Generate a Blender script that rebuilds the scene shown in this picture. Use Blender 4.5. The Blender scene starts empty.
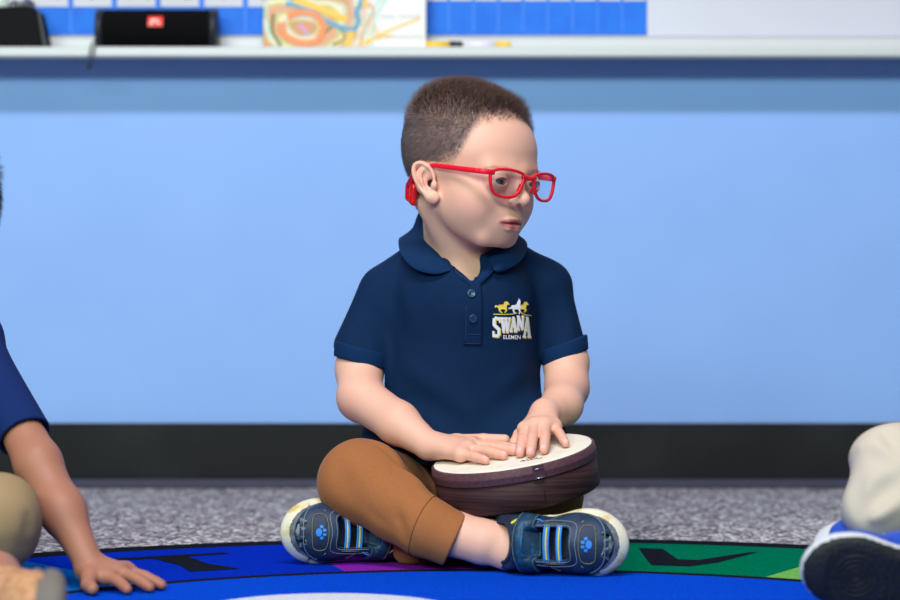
import bpy, math, random
import numpy as np
from mathutils import Vector, Matrix
from mathutils.bvhtree import BVHTree
from mathutils.geometry import tessellate_polygon
random.seed(4); RNG = np.random.default_rng(4)
SC = bpy.context.scene; C = SC.collection
FPX = 2125.0; CAMZ = 0.287; HOR = 318.0; WALL = 3.6

# ------------------------------------------------------------ camera, world, lights
cam = bpy.data.cameras.new('camera'); cam.sensor_width = 36; cam.lens = 36*FPX/900
cam.shift_y = (HOR-300)/900
cam.dof.use_dof = True; cam.dof.focus_distance = 2.47; cam.dof.aperture_fstop = 4.0
co = bpy.data.objects.new('camera', cam); C.objects.link(co)
co.location = (0, 0, CAMZ); co.rotation_euler = (math.pi/2, 0, 0); SC.camera = co
w = bpy.data.worlds.new('world'); SC.world = w; w.use_nodes = True
w.node_tree.nodes['Background'].inputs[0].default_value = (0.66, 0.88, 1.0, 1)
w.node_tree.nodes['Background'].inputs[1].default_value = 0.07
def area(name, loc, tgt, sx, sy, power, col):
    l = bpy.data.lights.new(name, 'AREA'); l.shape = 'RECTANGLE'; l.size = sx; l.size_y = sy
    l.energy = power; l.color = col
    o = bpy.data.objects.new(name, l); C.objects.link(o); o.location = loc
    o.rotation_euler = (Vector(tgt)-Vector(loc)).to_track_quat('-Z', 'Y').to_euler()
    return o
area('ceiling_panel_light', (-0.3, 0.85, 2.75), (0.0, 3.0, 0.3), 1.8, 0.22, 82, (1.0, 0.89, 0.98))
area('window_light', (-1.0, -1.6, 1.95), (0.0, 2.8, 0.3), 3.2, 0.5, 158, (0.80, 1.0, 0.86))
SC.view_settings.view_transform = 'Standard'; SC.view_settings.look = 'None'
SC.view_settings.gamma = 1.0; SC.view_settings.exposure = 0.0; SC.view_settings.use_curve_mapping = False

# ------------------------------------------------------------ helpers
def A(*v): return np.array(v, float)
def P(px, py, Y): return A((px-450)*Y/FPX, Y, CAMZ-(py-HOR)*Y/FPX)     # photo direction + real distance -> place
def lin(r, g, b):
    f = lambda c: ((c/255+0.055)/1.055)**2.4 if c > 10 else c/255/12.92
    return (f(r), f(g), f(b), 1)
BASE = {}
def link(name, me, parent=None):
    o = bpy.data.objects.new(name, me); C.objects.link(o)
    b = BASE.get(parent.name, A(0, 0, 0)) if parent else A(0, 0, 0)
    if parent: o.parent = parent
    BASE[o.name] = b
    return o, b
def thing(name, label, cat, loc, group=None):
    o = bpy.data.objects.new(name, None); C.objects.link(o); o.location = tuple(loc)
    o.empty_display_size = 0.05
    o['label'] = label; o['category'] = cat
    if group: o['group'] = group
    BASE[o.name] = A(*loc); return o
def tag(o, label, cat, group=None):
    o['label'] = label; o['category'] = cat
    if group: o['group'] = group
    return o
def mesh(name, V, F, mats, parent=None, smooth=True, mi=None, col=None, recenter=True):
    """V (n,3) world, F list of faces or (m,k) array -> ONE linked object"""
    V = np.asarray(V, float)
    me = bpy.data.meshes.new(name)
    b = BASE[parent.name] if parent else (V.mean(0) if recenter else A(0, 0, 0))
    if not parent and recenter: b = A(b[0], b[1], V[:, 2].min())
    V2 = V-b
    if isinstance(F, np.ndarray):
        m, k = F.shape
        me.vertices.add(len(V2)); me.vertices.foreach_set('co', V2.astype(np.float32).ravel())
        me.loops.add(m*k); me.loops.foreach_set('vertex_index', F.astype(np.int32).ravel())
        me.polygons.add(m); me.polygons.foreach_set('loop_start', np.arange(0, m*k, k, dtype=np.int32))
        me.update(calc_edges=True); me.validate()
    else:
        me.from_pydata(V2.tolist(), [], [list(map(int, f)) for f in F]); me.update()
    for m_ in (mats if isinstance(mats, (list, tuple)) else [mats]): me.materials.append(m_)
    me.polygons.foreach_set('use_smooth', np.full(len(me.polygons), smooth))
    if mi is not None: me.polygons.foreach_set('material_index', np.asarray(mi, np.int32))
    if col is not None:
        a = me.color_attributes.new('Col', 'FLOAT_COLOR', 'POINT')
        c4 = np.ones((len(V), 4), np.float32); c4[:, :3] = col; a.data.foreach_set('color', c4.ravel())
    o = bpy.data.objects.new(name, me); C.objects.link(o)
    if parent: o.parent = parent
    else: o.location = tuple(b)
    BASE[o.name] = b
    return o
class MB:
    def __init__(s): s.V = []; s.F = []; s.M = []; s.n = 0
    def add(s, V, F, m=0):
        V = np.asarray(V, float); s.V.append(V)
        for f in F: s.F.append([int(i)+s.n for i in f]); s.M.append(m)
        s.n += len(V); return s
    def box(s, c, h, R=None, m=0, bev=0.0):
        c = np.asarray(c, float); h = np.asarray(h, float)
        R = np.eye(3) if R is None else R
        if bev <= 0:
            V = A(*[(sx, sy, sz) for sx in (-1, 1) for sy in (-1, 1) for sz in (-1, 1)]).reshape(-1, 3)*h
            F = [(0, 1, 3, 2), (4, 6, 7, 5), (0, 4, 5, 1), (2, 3, 7, 6), (0, 2, 6, 4), (1, 5, 7, 3)]
        else:
            V = []; F = []; idx = {}
            for sx in (-1, 1):
                for sy in (-1, 1):
                    for sz in (-1, 1):
                        for ax in range(3):
                            p = A(sx, sy, sz)*h
                            for q in range(3):
                                if q != ax: p[q] -= (sx, sy, sz)[q]*bev
                            idx[(sx, sy, sz, ax)] = len(V); V.append(p)
            for ax in range(3):
                o = [q for q in range(3) if q != ax]
                for sg in (-1, 1):
                    f = []
                    for a, b in ((-1, -1), (1, -1), (1, 1), (-1, 1)):
                        k = [0, 0, 0]; k[ax] = sg; k[o[0]] = a; k[o[1]] = b; f.append(idx[tuple(k)+(ax,)])
                    F.append(f)
            for ax in range(3):
                o = [q for q in range(3) if q != ax]
                for a in (-1, 1):
                    for b in (-1, 1):
                        k0 = [0, 0, 0]; k1 = [0, 0, 0]; k0[ax] = -1; k1[ax] = 1
                        for k in (k0, k1): k[o[0]] = a; k[o[1]] = b
                        F.append([idx[tuple(k0)+(o[0],)], idx[tuple(k1)+(o[0],)], idx[tuple(k1)+(o[1],)], idx[tuple(k0)+(o[1],)]])
            for sx in (-1, 1):
                for sy in (-1, 1):
                    for sz in (-1, 1): F.append([idx[(sx, sy, sz, q)] for q in range(3)])
            V = np.array(V)
        return s.add(V@R.T+c, F, m)
    def tube(s, pts, r, n=10, m=0, closed=False, flat=None, up=None):
        """round (or flat=(w,h) elliptic) section swept along pts"""
        pts = np.asarray(pts, float); L = len(pts); r = np.broadcast_to(r, (L,))
        T = (np.roll(pts, -1, 0)-np.roll(pts, 1, 0)) if closed else np.gradient(pts, axis=0)
        T /= np.linalg.norm(T, axis=1)[:, None]+1e-12
        u = A(0, 0, 1) if up is None else np.asarray(up, float)
        V = []
        for i in range(L):
            uu = u[i] if u.ndim == 2 else u
            a = uu-T[i]*np.dot(uu, T[i])
            if np.linalg.norm(a) < 1e-3: a = A(1, 0.1, 0)-T[i]*T[i][0]
            a /= np.linalg.norm(a); b = np.cross(T[i], a)
            if up is None and not closed: u = a
            for k in range(n):
                t = 2*math.pi*k/n; fw, fh = flat if flat else (1, 1)
                cs, sn = math.cos(t), math.sin(t)
                if flat:
                    e = 0.5; cs = math.copysign(abs(cs)**e, cs); sn = math.copysign(abs(sn)**e, sn)
                V.append(pts[i]+r[i]*(a*cs*fh+b*sn*fw))
        F = []
        for i in range(L if closed else L-1):
            j = (i+1) % L
            for k in range(n):
                F.append((i*n+k, i*n+(k+1) % n, j*n+(k+1) % n, j*n+k))
        if not closed: F.append(list(range(n))[::-1]); F.append([(L-1)*n+k for k in range(n)])
        return s.add(V, F, m)
    def lathe(s, prof, c=(0, 0, 0), R=None, n=48, m=0):
        R = np.eye(3) if R is None else R; V = []; L = len(prof)
        for r, z in prof:
            for k in range(n):
                t = 2*math.pi*k/n; V.append((r*math.cos(t), r*math.sin(t), z))
        F = [(i*n+k, i*n+(k+1) % n, (i+1)*n+(k+1) % n, (i+1)*n+k) for i in range(L-1) for k in range(n)]
        if prof[0][0] > 0: F.append(list(range(n))[::-1])
        if prof[-1][0] > 0: F.append([(L-1)*n+k for k in range(n)])
        return s.add(np.array(V)@R.T+np.asarray(c), F, m)
    def build(s, name, mats, parent=None, smooth=True): 
        return mesh(name, np.concatenate(s.V), s.F, mats, parent, smooth, s.M)
def spline(pts, n=8, closed=False):
    p = np.asarray(pts, float); out = []; L = len(p)
    for i in range(L if closed else L-1):
        if closed: a, b, c, d = p[(i-1) % L], p[i], p[(i+1) % L], p[(i+2) % L]
        else: a, b, c, d = p[max(i-1, 0)], p[i], p[i+1], p[min(i+2, L-1)]
        for k in range(n):
            t = k/n
            out.append(0.5*((2*b)+(c-a)*t+(2*a-5*b+4*c-d)*t*t+(3*b-a-3*c+d)*t**3))
    if not closed: out.append(p[-1])
    return np.array(out)

# ---- materials
def mat(name, col, rough=0.6, spec=0.4, metal=0, bump=None, var=None, sheen=0, sss=0, attr=False, coat=0, alpha=1, emit=None):
    m = bpy.data.materials.new(name); m.use_nodes = True; nt = m.node_tree; b = nt.nodes['Principled BSDF']
    b.inputs['Base Color'].default_value = col; b.inputs['Roughness'].default_value = rough
    b.inputs['Specular IOR Level'].default_value = spec; b.inputs['Metallic'].default_value = metal
    b.inputs['Coat Weight'].default_value = coat
    if sheen: b.inputs['Sheen Weight'].default_value = sheen; b.inputs['Sheen Roughness'].default_value = 0.4
    if sss:
        b.inputs['Subsurface Weight'].default_value = sss; b.inputs['Subsurface Scale'].default_value = 0.008
        b.inputs['Subsurface Radius'].default_value = (1, 0.35, 0.2)
    tc = nt.nodes.new('ShaderNodeTexCoord'); src = None
    if attr:
        a = nt.nodes.new('ShaderNodeAttribute'); a.attribute_name = 'Col'; src = a.outputs['Color']
    if var:   # (scale, colour2, lo, hi)
        nz = nt.nodes.new('ShaderNodeTexNoise'); nz.inputs['Scale'].default_value = var[0]; nz.inputs['Detail'].default_value = 4
        nt.links.new(tc.outputs['Object'], nz.inputs['Vector'])
        mr = nt.nodes.new('ShaderNodeMapRange'); mr.inputs[1].default_value = var[2]; mr.inputs[2].default_value = var[3]
        nt.links.new(nz.outputs['Fac'], mr.inputs[0])
        mx = nt.nodes.new('ShaderNodeMix'); mx.data_type = 'RGBA'
        nt.links.new(mr.outputs[0], mx.inputs[0]); mx.inputs[6].default_value = col; mx.inputs[7].default_value = var[1]
        if src: nt.links.new(src, mx.inputs[6])
        src = mx.outputs[2]
    if src: nt.links.new(src, b.inputs['Base Color'])
    if bump:  # (scale, strength, distance)
        nz = nt.nodes.new('ShaderNodeTexNoise'); nz.inputs['Scale'].default_value = bump[0]; nz.inputs['Detail'].default_value = 3
        nt.links.new(tc.outputs['Object'], nz.inputs['Vector'])
        bp = nt.nodes.new('ShaderNodeBump'); bp.inputs['Strength'].default_value = bump[1]; bp.inputs['Distance'].default_value = bump[2]
        nt.links.new(nz.outputs['Fac'], bp.inputs['Height']); nt.links.new(bp.outputs[0], b.inputs['Normal'])
    return m

# ---- signed distance modelling
def cone(a, b, ra, rb):
    a = np.asarray(a, float); b = np.asarray(b, float); ab = b-a; L = ab@ab
    def f(p):
        t = np.clip(((p-a)@ab)/L, 0, 1); d = p-a-t[:, None]*ab
        return np.sqrt((d*d).sum(1))-(ra+(rb-ra)*t)
    return f
def ball(c, r): 
    c = np.asarray(c, float)
    return lambda p: np.sqrt(((p-c)**2).sum(1))-r
def ell(c, r, R=None):
    c = np.asarray(c, float); r = np.asarray(r, float)
    def f(p):
        q = p-c
        if R is not None: q = q@R
        k0 = np.sqrt(((q/r)**2).sum(1)); k1 = np.sqrt(((q/(r*r))**2).sum(1))
        return k0*(k0-1)/np.maximum(k1, 1e-9)
    return f
def rbox(c, h, rad, R=None):
    c = np.asarray(c, float); h = np.asarray(h, float)-rad
    def f(p):
        q = p-c
        if R is not None: q = q@R
        q = np.abs(q)-h
        return np.sqrt((np.maximum(q, 0)**2).sum(1))+np.minimum(q.max(1), 0)-rad
    return f
def plane(c, n):
    c = np.asarray(c, float); n = np.asarray(n, float); n = n/np.linalg.norm(n)
    return lambda p: (p-c)@n
def loc(f, o, R, s=0.01):
    o = np.asarray(o, float)
    return lambda p: f(((p-o)@R)/s)*s
def chain(pts, rs):
    fs = [cone(pts[i], pts[i+1], rs[i], rs[i+1]) for i in range(len(pts)-1)]
    def f(p):
        d = fs[0](p)
        for g in fs[1:]: d = np.minimum(d, g(p))
        return d
    return f
def inter(f, *gs):
    def h(p):
        d = f(p)
        for g in gs: d = np.maximum(d, g(p))
        return d
    return h
def smin(a, b, k):
    if k <= 0: return np.minimum(a, b)
    h = np.maximum(k-np.abs(a-b), 0)/k; return np.minimum(a, b)-h*h*k*0.25
def surface(ops, vox, lo, hi, disp=None, n=20):
    """ops: list of (kind, k, f); dual contouring of the field in chunks"""
    lo = np.asarray(lo, float); hi = np.asarray(hi, float)
    N = np.ceil((hi-lo)/vox).astype(int)+2; S = (N+n)  # id strides
    nc = np.ceil(N/n).astype(int); half = n*vox*0.5*math.sqrt(3)
    def run(p, act, total=False):
        d = np.full(len(p), 1e3)
        for i in act:
            kd, k, f = ops[i]; v = f(p)
            if kd == 'u': d = smin(d, v, k)
            elif kd == 's': d = -smin(-d, v, k)
            else: d = -smin(-d, -v, k)
        if disp is not None: d = d+disp(p)
        return d
    g = np.stack(np.meshgrid(*[np.arange(c) for c in nc], indexing='ij'), -1).reshape(-1, 3)
    cen = lo+(g+0.5)*n*vox
    vals = [f(cen) for _, _, f in ops]; KM = 1.3*max(o_[1] for o_ in ops)
    tot = run(cen, range(len(ops)))
    G = np.stack(np.meshgrid(*[np.arange(n+1)]*3, indexing='ij'), -1).reshape(-1, 3)
    ids = []; pos = []; quads = []
    gid = lambda ijk: (ijk[:, 0]*S[1]+ijk[:, 1])*S[2]+ijk[:, 2]
    for ci in range(len(g)):
        if abs(tot[ci]) > half*1.6+0.006: continue
        act = []
        for i, (kd, k, f) in enumerate(ops):
            v = vals[i][ci]
            if kd in 'us':
                if v < half*1.15+k+KM+2*vox+0.004: act.append(i)
            elif v > -(half*1.15+k+KM+2*vox+0.004): act.append(i)
        if not any(ops[i][0] == 'u' for i in act): continue
        o = g[ci]*n
        d = run(lo+(o+G)*vox, act).reshape(n+1, n+1, n+1)
        sgn = d < 0
        if sgn.all() or not sgn.any(): continue
        cnt = np.zeros((n, n, n)); acc = np.zeros((n, n, n, 3))
        for ax in range(3):
            sl0 = [slice(None)]*3; sl1 = [slice(None)]*3; sl0[ax] = slice(0, n); sl1[ax] = slice(1, n+1)
            a = d[tuple(sl0)]; b = d[tuple(sl1)]; x = (a < 0) != (b < 0)
            t = np.where(x, a/np.where(x, a-b, 1), 0)
            o1, o2 = [q for q in range(3) if q != ax]
            for u in (0, 1):
                for v in (0, 1):
                    s = [slice(0, n)]*3; s[o1] = slice(u, n+u); s[o2] = slice(v, n+v)
                    xx = x[tuple(s)]; tt = t[tuple(s)]
                    cnt += xx; acc[..., ax] += xx*tt; acc[..., o1] += xx*u; acc[..., o2] += xx*v
            s = [slice(0, n)]*3
            xi = np.argwhere(x[tuple(s)])
            if len(xi):
                neg = a[tuple(s)][tuple(xi.T)] < 0
                gi = xi+o; e1 = np.zeros(3, int); e1[(ax+1) % 3] = 1; e2 = np.zeros(3, int); e2[(ax+2) % 3] = 1
                q = np.stack([gid(gi-e1-e2), gid(gi-e2), gid(gi), gid(gi-e1)], 1)
                q[~neg] = q[~neg][:, ::-1]; quads.append(q)
        ai = np.argwhere(cnt > 0)
        ids.append(gid(ai+o)); pos.append(lo+(ai+o+acc[tuple(ai.T)]/cnt[tuple(ai.T)][:, None])*vox)
    ids = np.concatenate(ids); pos = np.concatenate(pos); quads = np.concatenate(quads)
    od = np.argsort(ids); ids = ids[od]; pos = pos[od]
    ix = np.clip(np.searchsorted(ids, quads), 0, len(ids)-1); ok = (ids[ix] == quads).all(1)
    return pos, ix[ok]
def wob(p, s, a, seed=0):
    q = p*s+seed
    return a*(np.sin(q[:, 0]+1.7*np.sin(q[:, 1]*0.8+seed))+np.sin(q[:, 1]*1.3+1.3*np.sin(q[:, 2]*0.9))+np.sin(q[:, 2]*1.1+1.5*np.sin(q[:, 0]*0.7+2)))/3
def bvh(V, F): return BVHTree.FromPolygons([tuple(v) for v in V], [tuple(int(i) for i in f) for f in F])
def drape(tree, pts, d, off, back=0.3):
    d = np.asarray(d, float)/np.linalg.norm(d); out = []; last = None; nn = []
    for p in pts:
        h, nrm, _, _ = tree.ray_cast(Vector(p-d*back), Vector(d), back*2)
        if h is None:
            q = tree.find_nearest(Vector(p)); h, nrm = q[0], q[1]
        nrm = np.array(nrm)
        if nrm@d > 0: nrm = -nrm
        out.append(np.array(h)+nrm*off); nn.append(nrm)
    return np.array(out), np.array(nn)
def rotm(yaw, pitch=0, roll=0):
    """columns: subject's right, forward, up; yaw turns to the viewer's right, pitch nods down"""
    a = math.radians(yaw); f = A(math.sin(a), -math.cos(a), 0); u = A(0, 0, 1); t = math.radians(pitch)
    f2 = f*math.cos(t)-u*math.sin(t); u2 = u*math.cos(t)+f*math.sin(t); r = np.cross(f2, u2)
    q = math.radians(roll); r3 = r*math.cos(q)+u2*math.sin(q); u3 = u2*math.cos(q)-r*math.sin(q)
    return np.stack([r3, f2, u3], 1)
def sm(x, a, b): 
    t = np.clip((x-a)/(b-a), 0, 1); return t*t*(3-2*t)
#SECTION
# ------------------------------------------------------------ the room
def structure(o): o['kind'] = 'structure'; return o
def carpet_mat():
    m = bpy.data.materials.new('carpet'); m.use_nodes = True; nt = m.node_tree; b = nt.nodes['Principled BSDF']
    b.inputs['Roughness'].default_value = 0.95; b.inputs['Specular IOR Level'].default_value = 0.0
    tc = nt.nodes.new('ShaderNodeTexCoord'); mp = nt.nodes.new('ShaderNodeMapping'); nt.links.new(tc.outputs['Object'], mp.inputs[0])
    mp.inputs['Rotation'].default_value = (0, 0, 0.6); mp.inputs['Scale'].default_value = (1, 0.6, 1)
    v = nt.nodes.new('ShaderNodeTexVoronoi'); v.inputs['Scale'].default_value = 190; nt.links.new(mp.outputs[0], v.inputs['Vector'])
    sp = nt.nodes.new('ShaderNodeSeparateColor'); nt.links.new(v.outputs['Color'], sp.inputs[0])
    r = nt.nodes.new('ShaderNodeValToRGB'); nt.links.new(sp.outputs[0], r.inputs[0]); r.color_ramp.interpolation = 'CONSTANT'
    cols = [(0, lin(100, 96, 100)), (0.16, lin(134, 129, 134)), (0.34, lin(156, 151, 152)), (0.55, lin(196, 194, 192)), (0.72, lin(142, 126, 134)), (0.80, lin(128, 136, 130)), (0.87, lin(210, 206, 206)), (0.95, lin(100, 90, 104))]
    while len(r.color_ramp.elements) < len(cols): r.color_ramp.elements.new(0.5)
    for e, (p, c) in zip(r.color_ramp.elements, cols): e.position = p; e.color = c
    nz = nt.nodes.new('ShaderNodeTexNoise'); nz.inputs['Scale'].default_value = 38; nz.inputs['Detail'].default_value = 3; nt.links.new(mp.outputs[0], nz.inputs['Vector'])
    mr = nt.nodes.new('ShaderNodeMapRange'); mr.inputs[1].default_value = 0.35; mr.inputs[2].default_value = 0.65; mr.inputs[3].default_value = 0.95; mr.inputs[4].default_value = 1.35; nt.links.new(nz.outputs['Fac'], mr.inputs[0])
    mx = nt.nodes.new('ShaderNodeVectorMath'); mx.operation = 'SCALE'; nt.links.new(r.outputs[0], mx.inputs[0]); nt.links.new(mr.outputs[0], mx.inputs['Scale'])
    nt.links.new(mx.outputs[0], b.inputs['Base Color'])
    bp = nt.nodes.new('ShaderNodeBump'); bp.inputs['Strength'].default_value = 0.9; bp.inputs['Distance'].default_value = 0.003; bp.invert = True
    nt.links.new(v.outputs['Distance'], bp.inputs['Height']); nt.links.new(bp.outputs[0], b.inputs['Normal'])
    return m
def slab(name, lo, hi, m, bev=0, parent=None):
    lo = A(*lo); hi = A(*hi); return MB().box((lo+hi)/2, (hi-lo)/2, bev=bev).build(name, m, parent, False)
M_wall = mat('blue_paint', lin(144, 184, 246), 0.55, 0.3, bump=(120, 0.15, 0.001), var=(6, lin(141, 181, 244), 0.35, 0.65))
M_black = mat('black_vinyl', lin(22, 23, 25), 0.6, 0.25, var=(5, lin(34, 36, 38), 0.5, 0.75))
M_grey = mat('grey_vinyl', lin(66, 66, 90), 0.45, 0.5)
M_board = mat('whiteboard', lin(208, 210, 224), 0.3, 0.5)
M_alu = mat('white_enamel', lin(208, 212, 214), 0.35, 0.5)
structure(slab('floor', (-3, -0.6, -0.05), (3, WALL, 0), carpet_mat()))
structure(slab('wall_back', (-3, WALL, 0), (3, WALL+0.1, 2.6), M_wall))
bb = structure(slab('baseboard_back', (-3, WALL-0.009, 0.0), (3, WALL, 0.109), M_black, 0.002))
structure(slab('trim_1', (-3, WALL-0.022, 0.0), (3, WALL-0.0092, 0.015), M_grey, 0.003))
# whiteboard with its tray
bt = thing('whiteboard', 'wide white magnetic board on the blue wall with a plain right half', 'whiteboard', (0, WALL-0.01, 0.759))
slab('board_panel', (-1.9, WALL-0.018, 0.760), (1.9, WALL-0.0003, 1.98), M_board, 0.002, bt)
slab('bottom_rail', (-1.9, WALL-0.0185, 0.7315), (1.9, WALL-0.0003, 0.7597), M_alu, 0.003, bt)
tt = thing('marker_tray', 'long white enamelled tray running along the wall below the whiteboard', 'tray', (0, WALL-0.05, 0.7156))
tr = MB(); tr.box((0, WALL-0.0565, 0.7275), (1.9, 0.045, 0.0035), bev=0.001)
tr.build('shelf', M_alu, tt, False)
MB().box((0, WALL-0.1055, 0.7245), (1.9, 0.004, 0.0085), bev=0.003).build('front_lip', M_alu, tt, False)
TZ = 0.7312
# blue pocket charts
M_chart = mat('blue_nylon', lin(6, 116, 232), 0.6, 0.4, var=(30, lin(4, 108, 226), 0.4, 0.6))
M_seam = mat('clear_pocket_seam', lin(28, 124, 234), 0.5, 0.5)
M_card = mat('white_card', lin(214, 216, 226), 0.7, 0.3)
M_ink = mat('black_ink', lin(30, 32, 40), 0.6, 0.3)
def px_x(px, Y): return (px-450)*Y/FPX
def px_z(py, Y): return CAMZ-(py-HOR)*Y/FPX
def chart(label, x0, x1, zb, ztop, ncol, zcard, marks):
    Y = WALL-0.0195
    t = thing('pocket_chart', label, 'pocket chart', ((x0+x1)/2, Y, zb), 'blue pocket charts')
    MB().box(((x0+x1)/2, Y, (zb+ztop)/2), ((x1-x0)/2, 0.0013, (ztop-zb)/2), bev=0.0008).build('backing', M_chart, t, False)
    wc = (x1-x0)/ncol
    for i in range(1, ncol): MB().box((x0+i*wc, Y-0.0018, (zb+ztop)/2), (0.0018, 0.0004, (ztop-zb)/2-0.004)).build('seam', M_seam, t, False)
    for r in range(3):
        for i in range(ncol):
            c = (x0+(i+0.5)*wc, Y-0.0022, zcard+r*0.085+0.035)
            cd = MB().box(c, (wc*0.44, 0.0004, 0.035), bev=0.0003).build('date_card', M_card, t, False)
            if marks:
                mk = MB(); k0 = RNG.random(4)
                pts = [(c[0]+wc*0.3*(a*2-1), c[1]-0.001, c[2]-0.026+0.03*b) for a, b in ((k0[0], 0.1), (k0[1], 0.9), (0.2, k0[2]), (0.9, k0[3]))]
                mk.tube(spline(pts, 5), 0.0009, 5); mk.build('marking', M_ink, cd, True)
Yc = WALL-0.02
chart('blue calendar pocket chart with white cards left of the painted book', px_x(-60, Yc), px_x(420, Yc), px_z(35, Yc), px_z(-230, Yc), 11, px_z(7, Yc), True)
chart('blue pocket chart right of the painted book, its lower half empty', px_x(424, Yc), px_x(647, Yc), px_z(35, Yc), px_z(-230, Yc), 9, px_z(1, Yc), False)
# book with a painted cover, leaning on the board
def painted_mat():
    m = bpy.data.materials.new('painted_cover'); m.use_nodes = True; nt = m.node_tree; b = nt.nodes['Principled BSDF']
    tc = nt.nodes.new('ShaderNodeTexCoord'); mp = nt.nodes.new('ShaderNodeMapping'); nt.links.new(tc.outputs['Object'], mp.inputs[0])
    mp.inputs['Location'].default_value = (0.07, 0, -0.03)
    nz = nt.nodes.new('ShaderNodeTexNoise'); nz.inputs['Scale'].default_value = 9; nz.inputs['Detail'].default_value = 2; nz.inputs['Distortion'].default_value = 1.0
    nt.links.new(mp.outputs[0], nz.inputs['Vector'])
    wv = nt.nodes.new('ShaderNodeTexWave'); wv.wave_type = 'RINGS'; wv.rings_direction = 'Y'; wv.inputs['Scale'].default_value = 4.0; wv.inputs['Distortion'].default_value = 6; wv.inputs['Detail'].default_value = 2; wv.inputs['Detail Scale'].default_value = 2.2
    nt.links.new(mp.outputs[0], wv.inputs['Vector'])
    r = nt.nodes.new('ShaderNodeValToRGB'); nt.links.new(wv.outputs['Fac'], r.inputs[0])
    cols = [(0, lin(212, 124, 66)), (0.14, lin(150, 140, 78)), (0.3, lin(240, 190, 84)), (0.44, lin(126, 190, 206)), (0.56, lin(232, 226, 196)), (0.7, lin(250, 206, 92)), (0.84, lin(160, 190, 130)), (1, lin(214, 136, 84))]
    while len(r.color_ramp.elements) < len(cols): r.color_ramp.elements.new(0.5)
    for e, (p, c) in zip(r.color_ramp.elements, cols): e.position = p; e.color = c
    # right third stays paper white with a few strokes
    sx = nt.nodes.new('ShaderNodeSeparateXYZ'); nt.links.new(tc.outputs['Object'], sx.inputs[0])
    ad = nt.nodes.new('ShaderNodeMath'); ad.operation = 'MULTIPLY_ADD'; nt.links.new(nz.outputs['Fac'], ad.inputs[0]); ad.inputs[1].default_value = 0.16; nt.links.new(sx.outputs[0], ad.inputs[2])
    mr = nt.nodes.new('ShaderNodeMapRange'); mr.inputs[1].default_value = 0.072; mr.inputs[2].default_value = 0.128; nt.links.new(ad.outputs[0], mr.inputs[0])
    mx = nt.nodes.new('ShaderNodeMix'); mx.data_type = 'RGBA'; nt.links.new(mr.outputs[0], mx.inputs[0]); nt.links.new(r.outputs[0], mx.inputs[6]); mx.inputs[7].default_value = lin(222, 222, 218)
    nt.links.new(mx.outputs[2], b.inputs['Base Color']); b.inputs['Roughness'].default_value = 0.35
    return m
BY = WALL-0.075
bk = thing('picture_book', 'white picture book with a swirling orange and yellow painted cover leaning on the board', 'book', (px_x(344.5, BY), BY, TZ))
lean = math.radians(9); Rb = np.array([[1, 0, 0], [0, math.cos(lean), math.sin(lean)], [0, -math.sin(lean), math.cos(lean)]])
bw, bh = 0.135, 0.13
bc = A(px_x(344.5, BY), BY+math.sin(lean)*bh, TZ+0.0015+math.cos(lean)*bh)
MB().box(bc, (bw, 0.003, bh), Rb, bev=0.0008).build('front_cover', painted_mat(), bk, False)
MB().box(bc+Rb@A(0, 0.0065, 0), (bw-0.003, 0.003, bh-0.003), Rb).build('pages', M_card, bk, False)
MB().box(bc+Rb@A(0, 0.0105, 0), (bw, 0.0008, bh), Rb).build('back_cover', mat('cover_board', lin(236, 236, 230), 0.4), bk, False)
M_pencil = mat('grey_print', lin(176, 178, 178), 0.7)
for zz, x0, n in ((-0.075, 0.062, 11), (-0.110, 0.052, 13)):
    lt = MB()
    for k in range(n):
        if k == 4: continue
        q = A(x0+k*0.0062, -0.0035, zz); h_ = 0.0042
        for s_ in (-1, 1): lt.box(bc+Rb@(q+A(s_*0.0015, 0, 0)), (0.00045, 0.0002, h_*0.5), Rb)
        lt.box(bc+Rb@(q+A(0, 0, 0.0012*(k % 3-1))), (0.0018, 0.0002, 0.0004), Rb)
    lt.build('cover_lettering', M_pencil, bk, False)
st = MB(); M_y = [mat('paint_yellow', lin(250, 200, 80), 0.5), mat('paint_mint', lin(176, 222, 206), 0.5), mat('paint_blue', lin(96, 164, 196), 0.5), mat('paint_orange', lin(238, 146, 92), 0.5), mat('paint_olive', lin(120, 120, 62), 0.5), mat('paint_lilac', lin(196, 170, 226), 0.5)]
strokes = [(0, .0020, [(.02, -.125), (.06, -.105), (.10, -.088), (.125, -.078)]), (0, .0022, [(.03, -.128), (.055, -.11), (.08, -.108)]), (0, .0018, [(.05, -.09), (.058, -.115)]),
 (1, .002, [(.03, -.128), (.035, -.09), (.055, -.05), (.09, 0), (.12, .08)]), (1, .002, [(.045, -.125), (.05, -.08), (.07, -.04), (.10, .03)]), (1, .0018, [(-.10, -.128), (-.125, -.10), (-.13, -.05)]),
 (2, .0042, [(-.098, -.052), (-.06, -.062), (-.03, -.083), (.01, -.097), (.022, -.086), (.02, -.066), (.026, -.052), (.03, -.02)]), (0, .006, [(-.085, -.046), (-.045, -.06), (-.01, -.075), (.005, -.08)]),
 (2, .003, [(-.09, -.045), (-.04, -.035), (.0, -.04), (.02, -.03)]), (3, .006, [(-.105, -.085), (-.098, -.108), (-.07, -.12), (-.045, -.115), (-.035, -.09), (-.05, -.072), (-.075, -.068), (-.095, -.075)]),
 (4, .0028, [(-.118, -.07), (-.12, -.1), (-.105, -.125)]), (4, .002, [(-.035, -.105), (-.015, -.09), (.0, -.11), (-.02, -.124)]), (5, .0022, [(-.075, -.088), (-.065, -.1), (-.06, -.108)]), (3, .002, [(.028, -.125), (.03, -.1), (.042, -.08), (.048, -.065), (.04, -.052)]), (0, .005, [(.005, -.126), (.01, -.11), (.012, -.1)]), (0, .004, [(.035, -.06), (.03, -.03), (.04, .0)])]
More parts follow.
